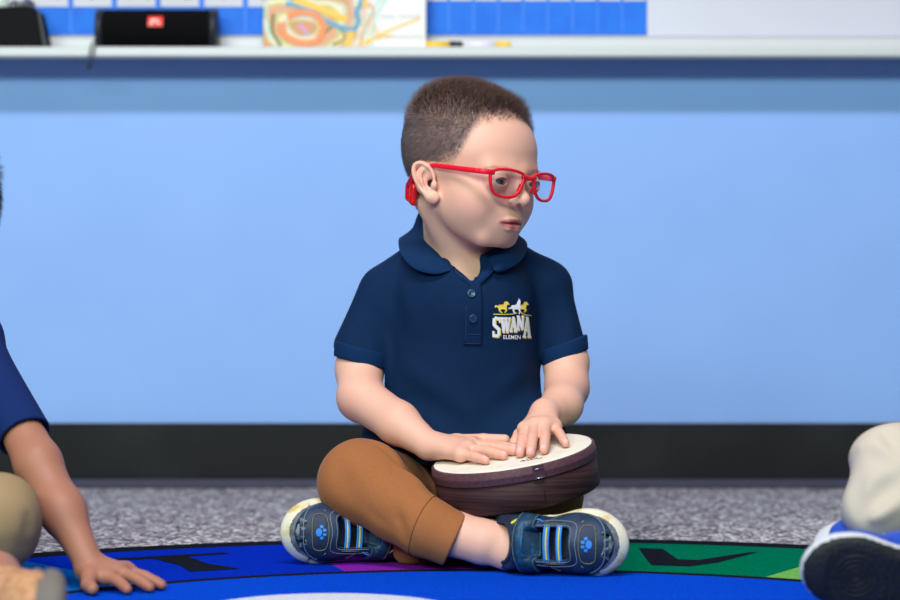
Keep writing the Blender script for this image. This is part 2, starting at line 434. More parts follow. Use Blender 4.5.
for mi_, r_, pp in strokes:
    s3 = np.array([bc+Rb@A(a, -0.0031, b) for a, b in spline(pp, 6)])
    st.tube(s3, r_, 8, mi_, flat=(1, 0.12), up=Rb@A(0, 1, 0))
st.build('painted_strokes', M_y, bk)
# markers
def marker(label, px0, px1, capped, colb, colc):
    Y = WALL-0.085; x0, x1 = px_x(px0, Y), px_x(px1, Y); r = 0.0068; z = TZ+r+0.0002
    t = thing('whiteboard_marker', label, 'marker', ((x0+x1)/2, Y, TZ), 'markers in the tray')
    R = np.array([[0, 0, 1], [0, 1, 0], [-1, 0, 0]], float); L = x1-x0; k = 0.64
    MB().lathe([(0, 0), (r*0.8, 0), (r, 0.001), (r, L*k)], (x0, Y, z), R, 16).build('barrel', mat('marker_barrel', colb, 0.35), t)
    MB().lathe([(r*1.02, L*k), (r*1.02, L*0.93), (r*0.7, L), (0, L)], (x0, Y, z), R, 16).build('cap', mat('marker_cap', colc, 0.35), t)
marker('yellow whiteboard marker with black cap lying in the tray beside the book', 426, 463, 1, lin(250, 206, 50), lin(30, 30, 40))
marker('white and yellow whiteboard marker lying in the tray, further right', 468, 511, 1, lin(238, 236, 246), lin(252, 208, 70))
# speaker
SY = WALL-0.062; M_spk = mat('black_mesh_fabric', lin(10, 10, 13), 0.9, 0.1, bump=(900, 0.4, 0.0006)); M_rub = mat('dark_rubber', lin(38, 38, 46), 0.45)
sx0, sx1 = px_x(98, SY), px_x(218, SY); sr = 0.0345; sz = TZ+sr*1.0
sp_ = thing('portable_speaker', 'black cylindrical portable speaker with a red logo badge standing in the tray', 'speaker', ((sx0+sx1)/2, SY, TZ))
Rx = np.array([[0, 0, 1], [0, 1, 0], [-1, 0, 0]], float); L = sx1-sx0
prof = [(0, 0.012), (sr*0.7, 0.010), (sr*0.93, 0.006), (sr, 0.010), (sr*1.0, 0.02), (sr, L/2), (sr, L-0.02), (sr, L-0.010), (sr*0.93, L-0.006), (sr*0.7, L-0.010), (0, L-0.012)]
MB().lathe(prof, (sx0, SY, sz), Rx, 40).build('cabinet', M_spk, sp_)
for s_ in (0, 1):
    z0 = 0.0 if s_ == 0 else L-0.011
    MB().lathe([(sr*0.72, z0+0.003), (sr*1.03, z0), (sr*1.05, z0+0.005), (sr*1.01, z0+0.011), (sr*0.9, z0+0.011)], (sx0, SY, sz), Rx, 40).build('end_ring', M_rub, sp_)
MB().box((px_x(158, SY), SY-0.004, TZ+0.0022), (0.06, 0.012, 0.002), bev=0.001).build('foot', M_rub, sp_, False)
def arc_patch(cx, w, z0, z1, r, m, name, par, n=10):
    V = []; F = []
    for i in range(n+1):
        z = z0+(z1-z0)*i/n; y = SY-math.sqrt(max(r*r-(z-sz)**2, 0))
        V += [(cx-w/2, y, z), (cx+w/2, y, z), (cx-w/2, y+0.002, z), (cx+w/2, y+0.002, z)]
        if i: a = 4*i; F += [(a-4, a-3, a+1, a), (a-2, a, a+2) if False else (a-4, a, a+2, a-2), (a-3, a-1, a+3, a+1)]
    F += [(0, 2, 3, 1), (4*n, 4*n+1, 4*n+3, 4*n+2)]
    return mesh(name, np.array(V), F, m, par, False)
bcx = px_x(158, SY); badge = arc_patch(bcx, 0.0245, px_z(26.5, SY-sr), px_z(16, SY-sr), sr+0.0012, mat('red_badge', lin(245, 52, 32), 0.4), 'badge', sp_)
def text_mesh(name, s, size, place, m, par, bold=0.0, depth=0.0):
    """text outline turned into a mesh; place(x, y) -> world point"""
    cu = bpy.data.curves.new('txt', 'FONT'); cu.body = s; cu.size = size; cu.offset = bold; cu.align_x = 'CENTER'; cu.align_y = 'CENTER'
    o = bpy.data.objects.new('txt', cu); C.objects.link(o); bpy.context.view_layer.update()
    me = bpy.data.meshes.new_from_object(o.evaluated_get(bpy.context.evaluated_depsgraph_get()))
    V = [place(v.co.x, v.co.y) for v in me.vertices]; F = [list(p.vertices) for p in me.polygons]
    bpy.data.objects.remove(o); bpy.data.curves.remove(cu); bpy.data.meshes.remove(me)
    return mesh(name, np.array(V), F, m, par, False)
bz = px_z(21.2, SY-sr)
text_mesh('logo_lettering', 'JBL', 0.0115, lambda x, y: (bcx+x, SY-math.sqrt((sr+0.0016)**2-(bz+y-sz)**2), bz+y), mat('pale_print', lin(255, 214, 206), 0.5), badge, 0.0004)
lp = MB(); x_ = px_x(97, SY); 
for q in (0, 1):
    lp.tube(spline([(x_+0.004, SY-0.02, sz-0.01), (x_+0.002+q*0.006, SY-0.045, TZ+0.008), (x_-0.001+q*0.006, SY-0.0505, TZ+0.003), (x_-0.004+q*0.007, SY-0.0535, TZ-0.014), (x_-0.005+q*0.004, SY-0.053, TZ-0.03), (x_-0.006+q*0.002, SY-0.0525, TZ-0.036)], 6), 0.0013, 6)
lp.build('carry_loop', M_rub, sp_)
# black tape dispenser-like case at the left end
DY = WALL-0.062
def X(p): return px_x(p, DY)
dp = thing('black_case', 'black wedge shaped case with a coiled grey cord on top, left end of the tray', 'case', (X(10), DY, TZ))
def prism(name, poly, y0, y1, m, par, smooth=False, bev=0):
    n = len(poly); V = [(a, y0, b) for a, b in poly]+[(a, y1, b) for a, b in poly]
    F = [list(range(n)), list(range(2*n-1, n-1, -1))]+[(i, i+n, (i+1) % n+n, (i+1) % n) for i in range(n)]
    o = mesh(name, np.array(V), F, m, par, smooth)
    if bev:
        md = o.modifiers.new('bevel', 'BEVEL'); md.width = bev; md.segments = 2
    return o
prism('body', [(X(-46), TZ+.001), (X(49), TZ+.001), (X(49), TZ+.006), (X(41), px_z(12, DY)), (X(34), px_z(9, DY)), (X(4), px_z(10, DY)), (X(-6), px_z(20, DY)), (X(-46), px_z(26, DY))], DY-0.04, DY+0.035, mat('black_plastic', lin(10, 10, 13), 0.7, 0.15), dp, False, 0.004)
prism('side_stripe', [(X(42), px_z(14, DY)), (X(44.5), px_z(14, DY)), (X(51), TZ+.004), (X(48), TZ+.004)], DY-0.0412, DY-0.040, M_rub, dp)
cc = MB()
for k in range(3): cc.tube(np.array([(X(24)+(0.020-k*.004)*math.cos(t), DY-0.01+0.02*math.sin(t), px_z(6, DY)+0.002*k+0.003*math.sin(2*t+k)) for t in np.linspace(0, 6.28, 30)]), 0.0022, 6, k % 2, closed=True)
cc.build('coiled_cord', [mat('grey_cord', lin(120, 124, 130), 0.5), mat('dark_cord', lin(52, 54, 60), 0.5)], dp)
wl = thing('tape_roll', 'pale green tape roll lying on the black case at the far left', 'tape', (X(0), DY, px_z(20, DY)))
MB().lathe([(0.012, 0), (0.024, 0), (0.0245, 0.001), (0.0245, 0.018), (0.024, 0.019), (0.012, 0.019), (0.012, 0)], (X(-6), DY-0.002, px_z(14, DY)+0.003), np.array([[1, 0, 0], [0, math.cos(.4), math.sin(.4)], [0, -math.sin(.4), math.cos(.4)]]), 40).build('tape', mat('pale_tape', lin(214, 232, 220), 0.4), wl)

# ------------------------------------------------------------ round rug
RC = A(0.05, 1.79, 0); RR = 0.950; RT = 0.004
def pile(name, c, k=0.72):
    return mat(name, c, 0.95, 0.0, bump=(500, 1.0, 0.003), var=(260, tuple([v*k for v in c[:3]])+(1,), 0.35, 0.65))
RM = [pile('rug_black', lin(32, 36, 46)), pile('rug_blue', lin(14, 82, 228)), pile('rug_royal', lin(12, 52, 200)), pile('rug_green', lin(0, 128, 92)), pile('rug_lime', lin(128, 200, 98)), pile('rug_purple', lin(146, 40, 190)), pile('rug_sky', lin(16, 112, 206)), pile('rug_white', lin(226, 230, 240), 0.88)]
def rp(r, deg, z): t = math.radians(deg); return (RC[0]+r*math.sin(t), RC[1]+r*math.cos(t), z)
rg = MB()
def ring(r0, r1, a0, a1, z, m, n=None):
    n = n or max(2, int((a1-a0)/2)); V = []; F = []
    for i in range(n+1):
        a = a0+(a1-a0)*i/n; V += [rp(r0, a, z), rp(r1, a, z)]
        if i: k = 2*i; F.append((k-2, k-1, k+1, k))
    rg.add(V, F, m)
V = []; F = []; n = 180
for i in range(n):
    a = 360*i/n
    V += [rp(RR-0.002, a, RT), rp(RR, a, RT-0.002), rp(RR, a, 0.0)]
for i in range(n):
    j = (i+1) % n; F += [(3*i, 3*j, 3*j+1, 3*i+1), (3*i+1, 3*j+1, 3*j+2, 3*i+2)]
rg.add(V, F, 0); rg.add([rp(RR, 360*i/n, 0.0) for i in range(n)], [list(range(n))], 0)
zz = RT
ring(RR-0.050, RR-0.0015, 0, 360, zz, 0, 180)                       # black edge
segc = [2, 5, 3, 4, 1, 6, 2, 5, 3, 4, 6, 5, 2, 3, 4, 6]
segs = {0: 5, 1: 3, 2: 4, 3: 5, 4: 6, 5: 2, 6: 3, 7: 4, 8: 5, 9: 6, 10: 2, 11: 3, 12: 4, 13: 5, 14: 6, 15: 2}
for k in range(16):
    a0 = -16.0+22.5*k; ring(0.608, RR-0.050, a0, a0+22.5, zz, segs[k], 12)
ring(0.588, 0.608, 0, 360, zz, 0, 120)
ring(0.415, 0.588, 0, 360, zz, 1, 120); ring(0.350, 0.415, 0, 360, zz, 1, 120)
ring(0.0001, 0.350, 0, 360, zz, 1, 120)
rg.add([(-.12+.125*math.cos(k*.157), 2.058+.125*math.sin(k*.157), RT+.0004) for k in range(40)], [list(range(40))], 7)
def rpoly(pts, ang, rmid, m=0, sc=1.0, dz=0.0006):
    """flat letter polygon: local (x right, y outward) metres about (rmid, ang)"""
    t = math.radians(ang); e = A(math.cos(t), -math.sin(t), 0); o_ = A(math.sin(t), math.cos(t), 0)
    c = RC+o_*rmid; V = [c+e*x*sc+o_*y*sc+A(0, 0, RT+dz) for x, y in pts]
    for tri in tessellate_polygon([[Vector(v) for v in V]]): rg.add([V[i] for i in tri], [(0, 1, 2)], m)
rpoly([(-.075, .082), (.075, .082), (.078, .066), (.022, .062), (.016, -.02), (.03, -.082), (-.030, -.082), (-.018, -.02), (-.022, .060), (-.078, .062)], -27.9, 0.752)
rpoly([(-.075, .085), (-.045, .085), (-.005, -.02), (.02, -.02), (.062, .078), (.072, .085), (.045, -.04), (.022, -.085), (-.022, -.085), (-.04, -.03)], 17.6, 0.752)
rpoly([(-.06, .08), (-.03, .08), (-.03, -.03), (0, -.055), (.03, -.03), (.03, .08), (.06, .08), (.06, -.045), (0, -.085), (-.06, -.045)], -5.2, 0.752)
sp2 = [(.05, .055), (.02, .08), (-.03, .075), (-.05, .045), (-.03, .015), (.03, -.015), (.05, -.045), (.03, -.075), (-.02, -.08), (-.05, -.055)]
t = spline(sp2, 5); 
for i in range(len(t)-1):
    d = t[i+1]-t[i]; nn = A(-d[1], d[0]); nn /= np.linalg.norm(nn); w0 = .017
    rpoly([tuple(t[i]-nn*w0), tuple(t[i+1]-nn*w0+d*.3), tuple(t[i+1]+nn*w0+d*.3), tuple(t[i]+nn*w0)], -50.5, 0.735, dz=0.0006+i*1e-6)
rug = rg.build('round_rug', RM, None, False)
tag(rug, 'round blue classroom rug with a ring of coloured segments and black letters', 'rug')
#SECTION
# ------------------------------------------------------------ children: shared builders
SKIN = A(*lin(228, 176, 154)[:3]); LIP = A(*lin(206, 100, 106)[:3])
def head_ops(O, R, mouth=0.12, big_ear=True):
    """face forward +y, subject's right +x, up +z, centimetres from between the ears at eye level"""
    S = []
    def u(f, k): S.append(('u', k*0.01, loc(f, O, R)))
    def c(f, k): S.append(('s', k*0.01, loc(f, O, R)))
    u(ell((0, -1.3, 3.2), (7.1, 8.1, 7.2)), 0)
    u(ell((0, -3.2, 5.0), (6.0, 5.6, 5.6)), 2.0)
    u(ell((0, 2.4, 3.2), (6.0, 4.9, 4.8)), 1.8)
    u(ell((0, 2.0, -1.5), (5.8, 4.95, 4.4)), 1.9)
    u(ell((0, 1.8, -4.8), (4.3, 4.05, 2.9)), 1.7)
    u(ball((0, 5.1, -6.55), 1.2), 1.5)
    for s in (1, -1):
        u(cone((s*4.6, -0.4, -3.0), (s*2.2, 4.6, -6.7), 1.3, 1.0), 2.0)      # jaw line
        u(ball((s*3.1, 3.7, -2.9), 2.4), 2.4)                                # cheek
        c(ell((s*2.9, 8.4, -0.1), (1.5, 1.2, 0.95)), 1.4)                     # eye socket
        u(cone((s*1.0, 7.0, 1.35), (s*3.7, 6.2, 1.35), 0.3, 0.25), 2.0)      # brow
    u(ell((0, 5.35, -4.5), (2.3, 2.1, 1.9)), 1.5)                             # muzzle
    u(cone((0, 7.1, 0.9), (0, 8.4, -1.65), 0.5, 0.58), 1.2)                  # nose bridge
    u(ball((0, 8.65, -1.95), 0.70), 0.8)
    for s in (1, -1):
        u(ell((s*0.98, 7.95, -2.3), (0.52, 0.66, 0.48)), 0.45)
        c(ell((s*0.56, 8.25, -2.58), (0.33, 0.44, 0.40)), 0.10); c(cone((s*1.5, 7.4, -1.7), (s*1.65, 7.2, -2.6), 0.08, 0.1), 0.35)
        u(ell((s*2.9, 6.5, -0.1), (1.42, 1.36, 1.3)), 0.5)                    # lids
        c(ell((s*2.88, 7.75, -0.02), (0.98, 1.3, 0.40)), 0.06)                # opening
        c(ell((s*2.9, 6.45, -0.05), (1.2, 1.2, 1.2)), 0.05)
        c(cone((s*2.1, 8.1, 0.86), (s*3.6, 7.65, 0.88), 0.06, 0.06), 0.3)   # lid crease
    for s in (1, -1):
        u(cone((s*1.85, 6.65, -4.80), (s*0.95, 7.4, -4.56), 0.13, 0.24), 0.4)
        u(cone((s*0.95, 7.4, -4.52), (s*0.25, 7.65, -4.30), 0.24, 0.26), 0.35)
        u(cone((s*1.65, 6.7, -4.95), (s*0.7, 7.25, -5.28), 0.16, 0.36), 0.4)
    u(cone((-0.7, 7.25, -5.28), (0.7, 7.25, -5.28), 0.36, 0.36), 0.4)
    c(chain([(-1.85, 7.0, -4.86), (-0.95, 7.6, -4.86), (0, 7.8, -4.80), (0.95, 7.6, -4.86), (1.85, 7.0, -4.86)], [0.07, mouth*1.4, mouth*1.9, mouth*1.4, 0.07]), 0.08)
    for s in (1, -1):   # ears
        a = 0.42; e = A(s*math.sin(a), math.cos(a), 0.0)   # ear plane: forward & flaring out
        back = A(s*math.sin(a)*1.0, -math.cos(a), 0)
        o = A(s*6.75, 0.1, -1.0)
        def E(y, z, t=0): y = y*0.92+0.26*z; z *= 0.90; return o+A(s*0.50, -0.86, 0)*y+A(0, -0.12, 1)*z+A(s*0.86, 0.5, 0)*t
        Re = np.stack([A(s*0.86, 0.5, 0), A(s*0.50, -0.86, 0), A(0, 0, 1)], 1)
        u(ell(E(1.0, 0.35), (0.36, 1.25, 1.9), Re), 0.5)
        rim = spline([E(-0.15, 0.5, .25), E(-0.1, 1.6, .3), E(0.7, 2.35, .3), E(1.75, 2.1, .35), E(2.25, 1.1, .4), E(2.15, -0.1, .4), E(1.6, -1.3, .35), E(1.0, -2.0, .3)], 3)
        u(chain(rim, [0.27]*len(rim)), 0.25)
        u(ell(E(0.65, -1.95, .12), (0.42, 0.85, 0.8), Re), 0.6)
        c(ell(E(0.9, 0.35, .55), (0.55, 0.85, 1.3), Re), 0.3)
        ah = spline([E(0.9, 1.5, .25), E(1.4, 0.9, .3), E(1.5, 0, .3), E(1.2, -.9, .3)], 3)
        u(chain(ah, [0.2]*len(ah)), 0.3)
        c(ell(E(0.55, -0.1, .4), (0.7, 0.55, 0.75), Re), 0.25)
        u(ell(E(-0.1, -0.35, .3), (0.35, 0.38, 0.5), Re), 0.35)
    return S
def head_cols(q, col, lipc=LIP):
    """q in head centimetres: lips and cheeks keep their own colours, shade in nostrils and mouth slot is painted in"""
    x, y, z = np.abs(q[:, 0]), q[:, 1], q[:, 2]
    top_ = -4.22-0.46*(x/2.05)**2-0.08*np.exp(-(x/0.28)**2); bot_ = -5.50+0.56*(x/2.05)**2; mid_ = -4.81-0.05*(x/1.85)**2
    m = (1-sm(z, top_-.07, top_+.07))*sm(z, bot_-.08, bot_+.08)*(1-sm(x, 1.9, 2.15))*sm(y, 5.2, 5.5)*0.85
    col = col*(1-m[:, None])+lipc*m[:, None]
    d = (1-sm(np.abs(z-mid_), 0.10, 0.22))*(1-sm(x, 1.7, 2.0))*(1-sm(y, 7.62-x*x*.22, 7.76-x*x*.22))*sm(y, 5.2, 5.4)
    col = col*(1-0.8*d[:, None])  # shade inside the open mouth, put into the vertex colour
    ck = np.exp(-((x-4.2)**2+(y-5.6)**2+(z+2.6)**2)/5.5)*0.5+np.exp(-(x**2+(y-8.7)**2+(z+2.4)**2)/0.9)*0.35+0.5*np.exp(-((x-7.6)**2+(y+1.6)**2)/1.2)
    col = col*(1-ck[:, None]*A(0.02, 0.20, 0.18))
    ns = np.exp(-((x-0.56)**2+(y-8.2)**2+(z+2.5)**2)/0.12); col = col*(1-0.6*np.clip(ns, 0, 1)[:, None])  # nostril hollows painted darker, as their shade
    ey = np.exp(-((x-2.9)**2/1.6+(y-7.2)**2+(z+0.2)**2/0.5)); col = col*(1-0.14*ey[:, None]*A(.6, 1, .8))
    return col
HZ = ([0, 26, 44, 52, 58, 66, 80, 92, 108, 135, 180], [7.3, 6.9, 6.2, 4.6, 2.9, 1.4, 0.7, -0.5, -3.6, -5.2, -5.6])
def hair_mask(q):
    ph = np.degrees(np.arctan2(np.abs(q[:, 0]), q[:, 1]+0.01)); zl = np.interp(ph, *HZ)
    return q[:, 2]-zl
def strands(name, par, root, nrm, dirs, L, w, mats, mi=None):
    """every hair is a thin three-sided tapering blade with one bend; one mesh"""
    n = len(root); t = dirs/np.linalg.norm(dirs, axis=1)[:, None]
    a = np.cross(t, nrm+0.01); a /= np.linalg.norm(a, axis=1)[:, None]+1e-9; b = np.cross(t, a)
    mid = root+(0.55*t+0.28*nrm)*L[:, None]*0.6; tip = root+t*L[:, None]
    V = np.zeros((n, 7, 3))
    for k in range(3):
        o = (a*math.cos(2.094*k)+b*math.sin(2.094*k))*w
        V[:, k] = root+o-nrm*0.0006; V[:, 3+k] = mid+o*0.8
    V[:, 6] = tip
    tri = []
    for k in range(3):
        j = (k+1) % 3; tri += [(k, j, 3+j), (k, 3+j, 3+k), (3+k, 3+j, 6)]
    F = (np.array(tri)[None]+(np.arange(n)*7)[:, None, None]).reshape(-1, 3)
    return mesh(name, V.reshape(-1, 3), F, mats, par, True, None if mi is None else np.repeat(mi, 9))
def sample(V, Q, keep, n):
    """n random points on the quads whose centre passes keep()"""
    c = V[Q].mean(1); ok = keep(c); Q = Q[ok]
    e1 = V[Q[:, 1]]-V[Q[:, 0]]; e2 = V[Q[:, 3]]-V[Q[:, 0]]; nn = np.cross(e1, e2); ar = np.linalg.norm(nn, axis=1)+1e-12
    i = RNG.choice(len(Q), n, p=ar/ar.sum()); u, v = RNG.random((2, n, 1))
    q = V[Q[i]]
    p = q[:, 0]*(1-u)*(1-v)+q[:, 1]*u*(1-v)+q[:, 2]*u*v+q[:, 3]*(1-u)*v
    return p, nn[i]/ar[i][:, None]
def vnormals(V, Q):
    nn = np.cross(V[Q[:, 2]]-V[Q[:, 0]], V[Q[:, 3]]-V[Q[:, 1]]); N = np.zeros_like(V)
    for k in range(4): np.add.at(N, Q[:, k], nn)
    return N/(np.linalg.norm(N, axis=1)[:, None]+1e-12)
def add_hair(par, V, Q, O, R, n, mats, top=1.5, side=0.55, w=0.00015, sgn=1):
    L = lambda p: ((p-O)@R)*100
    p, nr = sample(V, Q, lambda c: (hair_mask(L(c)) > 0.0) & (np.linalg.norm(c-O, axis=1) < 0.16) & ~((np.abs(L(c))[:, 0] > 6.35) & (L(c)[:, 1] > -2.6) & (L(c)[:, 1] < 1.9) & (L(c)[:, 2] < 1.6)), n)
    q = L(p); out = p-(O+R@A(0, -0.006, 0.03)); flip = (nr*out).sum(1) < 0; nr[flip] *= -1
    mk = hair_mask(q); keep = RNG.random(n) < sm(mk, -0.1, 2.2)*0.85+0.15; p, nr, q, mk = p[keep], nr[keep], q[keep], mk[keep]
    tp = sm(q[:, 2], 5.2, 9.0)
    fade = sm(mk, 0.0, 2.6)
    ln = (side*(0.35+0.65*fade)*(1-tp)+top*tp)*(0.75+0.4*RNG.random(len(p)))*0.01
    ln *= np.where(q[:, 1] > 4, 0.72+0.28*sm(mk, 0, 2.0), 1)
    rd = RNG.normal(size=(len(p), 3)); cr = np.exp(-((q[:, 1]+7)**2+(q[:, 2]-9)**2)/9.0); ln = ln*(1+0.35*cr+0.55*np.exp(-((q[:, 1]-5)**2/8+(q[:, 2]-9.5)**2/3)))
    cl = np.stack([np.sin(q[:, 0]*5+q[:, 2]*3), np.sin(q[:, 1]*4.3+1), np.sin(q[:, 2]*5+q[:, 1]*3)], 1)*0.16
    fw, upv = R[:, 1], R[:, 2]
    d = nr*(0.45+0.55*tp)[:, None]+fw*(0.25*tp+0.02)[:, None]-upv*(0.55*(1-tp))[:, None]+upv*(0.35*tp)[:, None]-fw*(0.30*(1-tp))[:, None]+rd*(0.06+0.07*tp)[:, None]+cl*tp[:, None]+fw*(0.3*tp)[:, None]
    mi = np.where(RNG.random(len(p)) < 0.3, 1, 0)
    if len(mats) > 2: mi = np.where(RNG.random(len(p)) < (1-tp)*0.9, 2, mi)
    return strands('hair', par, p, nr, d, ln, w, mats, mi)
def hand_ops(W, mcp, pip, tip, th, T, r=0.0060, k=0.0035, palm=0.0095):
    """wrist, four knuckles, four middle joints, four tips, thumb (base, mid, tip) mapped by T to the room"""
    S = []; W = T(W); M = [T(x) for x in mcp]; I = [T(x) for x in pip]; E = [T(x) for x in tip]; H = [T(x) for x in th]
    for m in M: S.append(('u', 0.008, cone(W, m, 0.0125, palm*0.86)))
    for a in range(3): S.append(('u', 0.006, cone(M[a], M[a+1], palm*0.86, palm*0.86)))
    rs = [1.0, 1.03, 0.98, 0.88]
    for m, i, e, s in zip(M, I, E, rs):
        d = e+(i-e)*0.42+(i-m)*0.06
        S.append(('u', k, cone(m, i, r*1.12*s, r*1.05*s)))
        S.append(('u', 0.001, cone(i, d, r*1.05*s, r*0.97*s))); S.append(('u', 0.001, cone(d, e, r*0.97*s, r*0.85*s)))
    S.append(('u', 0.007, cone(W+(H[0]-W)*0.35, H[0], 0.0115, 0.0095)))
    S.append(('u', 0.004, cone(H[0], H[1], 0.0092, 0.0074))); S.append(('u', 0.002, cone(H[1], H[2], 0.0074, 0.0062)))
    return S, M, I, E
def eye_mesh(name, par, c, R, r, gaze, mats):
    """sphere with iris and pupil facing gaze (head frame)"""
    g = A(*gaze); g /= np.linalg.norm(g); a = np.cross(g, A(0, 0, 1)); a /= np.linalg.norm(a); b = np.cross(a, g)
    n = 32; angs = [0, 5, 12, 14, 22, 29, 33, 36, 45, 60, 80, 100, 130, 160, 180]; V = []; F = []; M = []
    for t in angs:
        for k in range(n):
            th = math.radians(t); p = 2*math.pi*k/n; bulge = 1.0+0.045*max(0, math.cos(min(t, 40)/40*math.pi/2))
            V.append((g*math.cos(th)+(a*math.cos(p)+b*math.sin(p))*math.sin(th))*r*bulge)
    for i in range(len(angs)-1):
        m = 2 if angs[i+1] <= 14 else (1 if angs[i+1] <= 33 else 0)
        for k in range(n): F.append((i*n+k, i*n+(k+1) % n, (i+1)*n+(k+1) % n, (i+1)*n+k)); M.append(m)
    return mesh(name, np.array(V)@R.T+c, F, mats, par, True, M)
M_eye = [mat('eye_white', lin(226, 222, 224), 0.15, 0.5, coat=1), mat('iris', lin(72, 74, 88), 0.15, 0.5, coat=1), mat('pupil', lin(10, 10, 12), 0.1, 0.5, coat=1)]
def skin_mat(name): return mat(name, (0.8, 0.55, 0.45, 1), 0.52, 0.35, bump=(420, 0.06, 0.0006), sss=0.12, attr=True)
M_skin = skin_mat('skin')

def shoe(par, tip, toe, dorsal, mats, detail, flip=1, vox=0.0012, name='shoe', s=1.0):
    """foot frame in centimetres: x side, y heel->toe (tip at 17), z towards the instep"""
    Y = toe/np.linalg.norm(toe); Z = dorsal-Y*(dorsal@Y); Z /= np.linalg.norm(Z); X = np.cross(Y, Z)
    R = np.stack([X, Y, Z], 1); O = np.asarray(tip)-Y*0.17*s-Z*0.022*s
    def W(x, y, z): return O+R@(A(x, y, z)*0.01*s)
    ops = []
    def u(f, k): ops.append(('u', k*0.01*s, loc(f, O, R, 0.01*s)))
    def c(f, k): ops.append(('s', k*0.01*s, loc(f, O, R, 0.01*s)))
    u(ell((0, 12.3, 2.3), (3.35, 4.3, 2.35)), 0)
    u(cone((0, 11.5, 2.6), (0, 7.2, 4.3), 2.75, 2.75), 1.2)
    u(cone((0, 2.9, 1.6), (0, 3.0, 5.2), 2.75, 2.45), 1.2)
    u(cone((0, 3.0, 3.6), (0, 7.0, 3.8), 2.7, 2.9), 1.2)
    u(ell((0, 4.8, 5.2), (2.9, 3.3, 2.0)), 1.0)
    c(cone((0, 3.9, 3.4), (0, 2.2, 9), 1.95, 2.2), 0.4)
    ops.append(('i', 0.003, loc(plane((0, 6.1, 6.7), (0, -0.66, 0.75)), O, R, 0.01*s)))
    if detail: c(rbox((0, 9.9, 5.9), (1.75, 2.2, 1.9), 0.5), 0.15)
    ops.append(('i', 0.002, loc(plane((0, 0, 0.4), (0, 0, -1)), O, R, 0.01*s)))
    lo = np.min([W(a, b, c_) for a in (-5, 5) for b in (-2, 19) for c_ in (-1, 10)], 0); hi = np.max([W(a, b, c_) for a in (-5, 5) for b in (-2, 19) for c_ in (-1, 10)], 0)
    V, Q = surface(ops, vox*s, lo, hi)
    mi = None
    root = mesh(name, V, Q, mats['upper'], par, True)
    tree = bvh(V, Q)
    so = [('u', 0.01*s, loc(f, O, R, 0.01*s)) for f in (ell((0, 12.6, 0.9), (3.85, 4.85, 1.9)), ell((0, 3.6, 0.8), (3.1, 3.9, 1.5)), ell((0, 8, 0.8), (3.0, 6.5, 1.4)))]
    so += [('i', 0.004*s, loc(plane((0, 0, 1.25), (0, -0.05, 1)), O, R, 0.01*s)), ('i', 0.004*s, loc(plane((0, 0, -0.15), (0, 0, -1)), O, R, 0.01*s))]
    so.append(('u', 0.006*s, loc(inter(ell((0, 12.4, 1.6), (3.55, 4.65, 2.4)), plane((0, 15.2, 0), (0, -1, -0.35))), O, R, 0.01*s)))
    V2, Q2 = surface(so, vox*1.3*s, lo, hi); ql = ((V2-O)@R)/(0.01*s)
    fz = ql[Q2].mean(1)
    mi = np.where(fz[:, 2] < (0.4 if mats.get('dark') else 0.12), 1, 0)
    if 'rim2' in mats: mi = np.where((fz[:, 1] > 13.0) & (fz[:, 2] > 2.2+wob(fz, 1.0, 0.1)), 2, mi)
    solep = mesh('sole', V2, Q2, [mats['rim'], mats['tread']]+([mats['rim2']] if 'rim2' in mats else []), root, True, mi)
    dn = -Z
    def dr(pts, off): return drape(tree, [W(x*1.0, y, 5.0) for x, y in pts], dn, off, 0.1)
    def line(nm, pts, r, m, off=0.0, n=6, closed=False, flat=None):
        p, nr = dr(spline(pts, 5, closed), off); MB().tube(p, r, n, closed=closed, flat=flat, up=nr).build(nm, m, root)
    return root, W, line, dr, tree, R, O, solep
#BOY
# ------------------------------------------------------------ the boy in the middle
boy = thing('person', 'boy with short brown hair in navy polo sitting cross-legged, hands resting on a small drum', 'person', (0.0, 2.60, 0.0))
DCN = P(512.5, 452.5, 2.45)                       # drum head centre and axes
du = A(math.cos(math.radians(9.6)), 0, math.sin(math.radians(9.6))); ty = math.radians(7.2)
dv = A(0, math.cos(ty), math.sin(ty)); dv -= du*(dv@du); dv /= np.linalg.norm(dv); dn = np.cross(du, dv); DR = np.stack([du, dv, dn], 1)
def T_drum(p): return DCN+DR@(A(*p)*0.01)
HO = A(0.0277, 2.56, 0.4555); HR = rotm(45.5, 7, 1.5)
ops = [
 ('u', 0, ell(P(457, 440, 2.64), (.085, .065, .10))), ('u', .03, ell(P(458, 330, 2.62), (.086, .058, .11))),
 ('u', .03, cone(P(402, 290, 2.61), P(534, 288, 2.63), .022, .022)),
 ('u', .03, ell(P(465, 285, 2.59), (.06, .040, .045))),
 ('u', .012, cone(P(457, 272, 2.615), HO+HR@A(0, -.024, -.040), .039, .040))]
ops += head_ops(HO, HR)
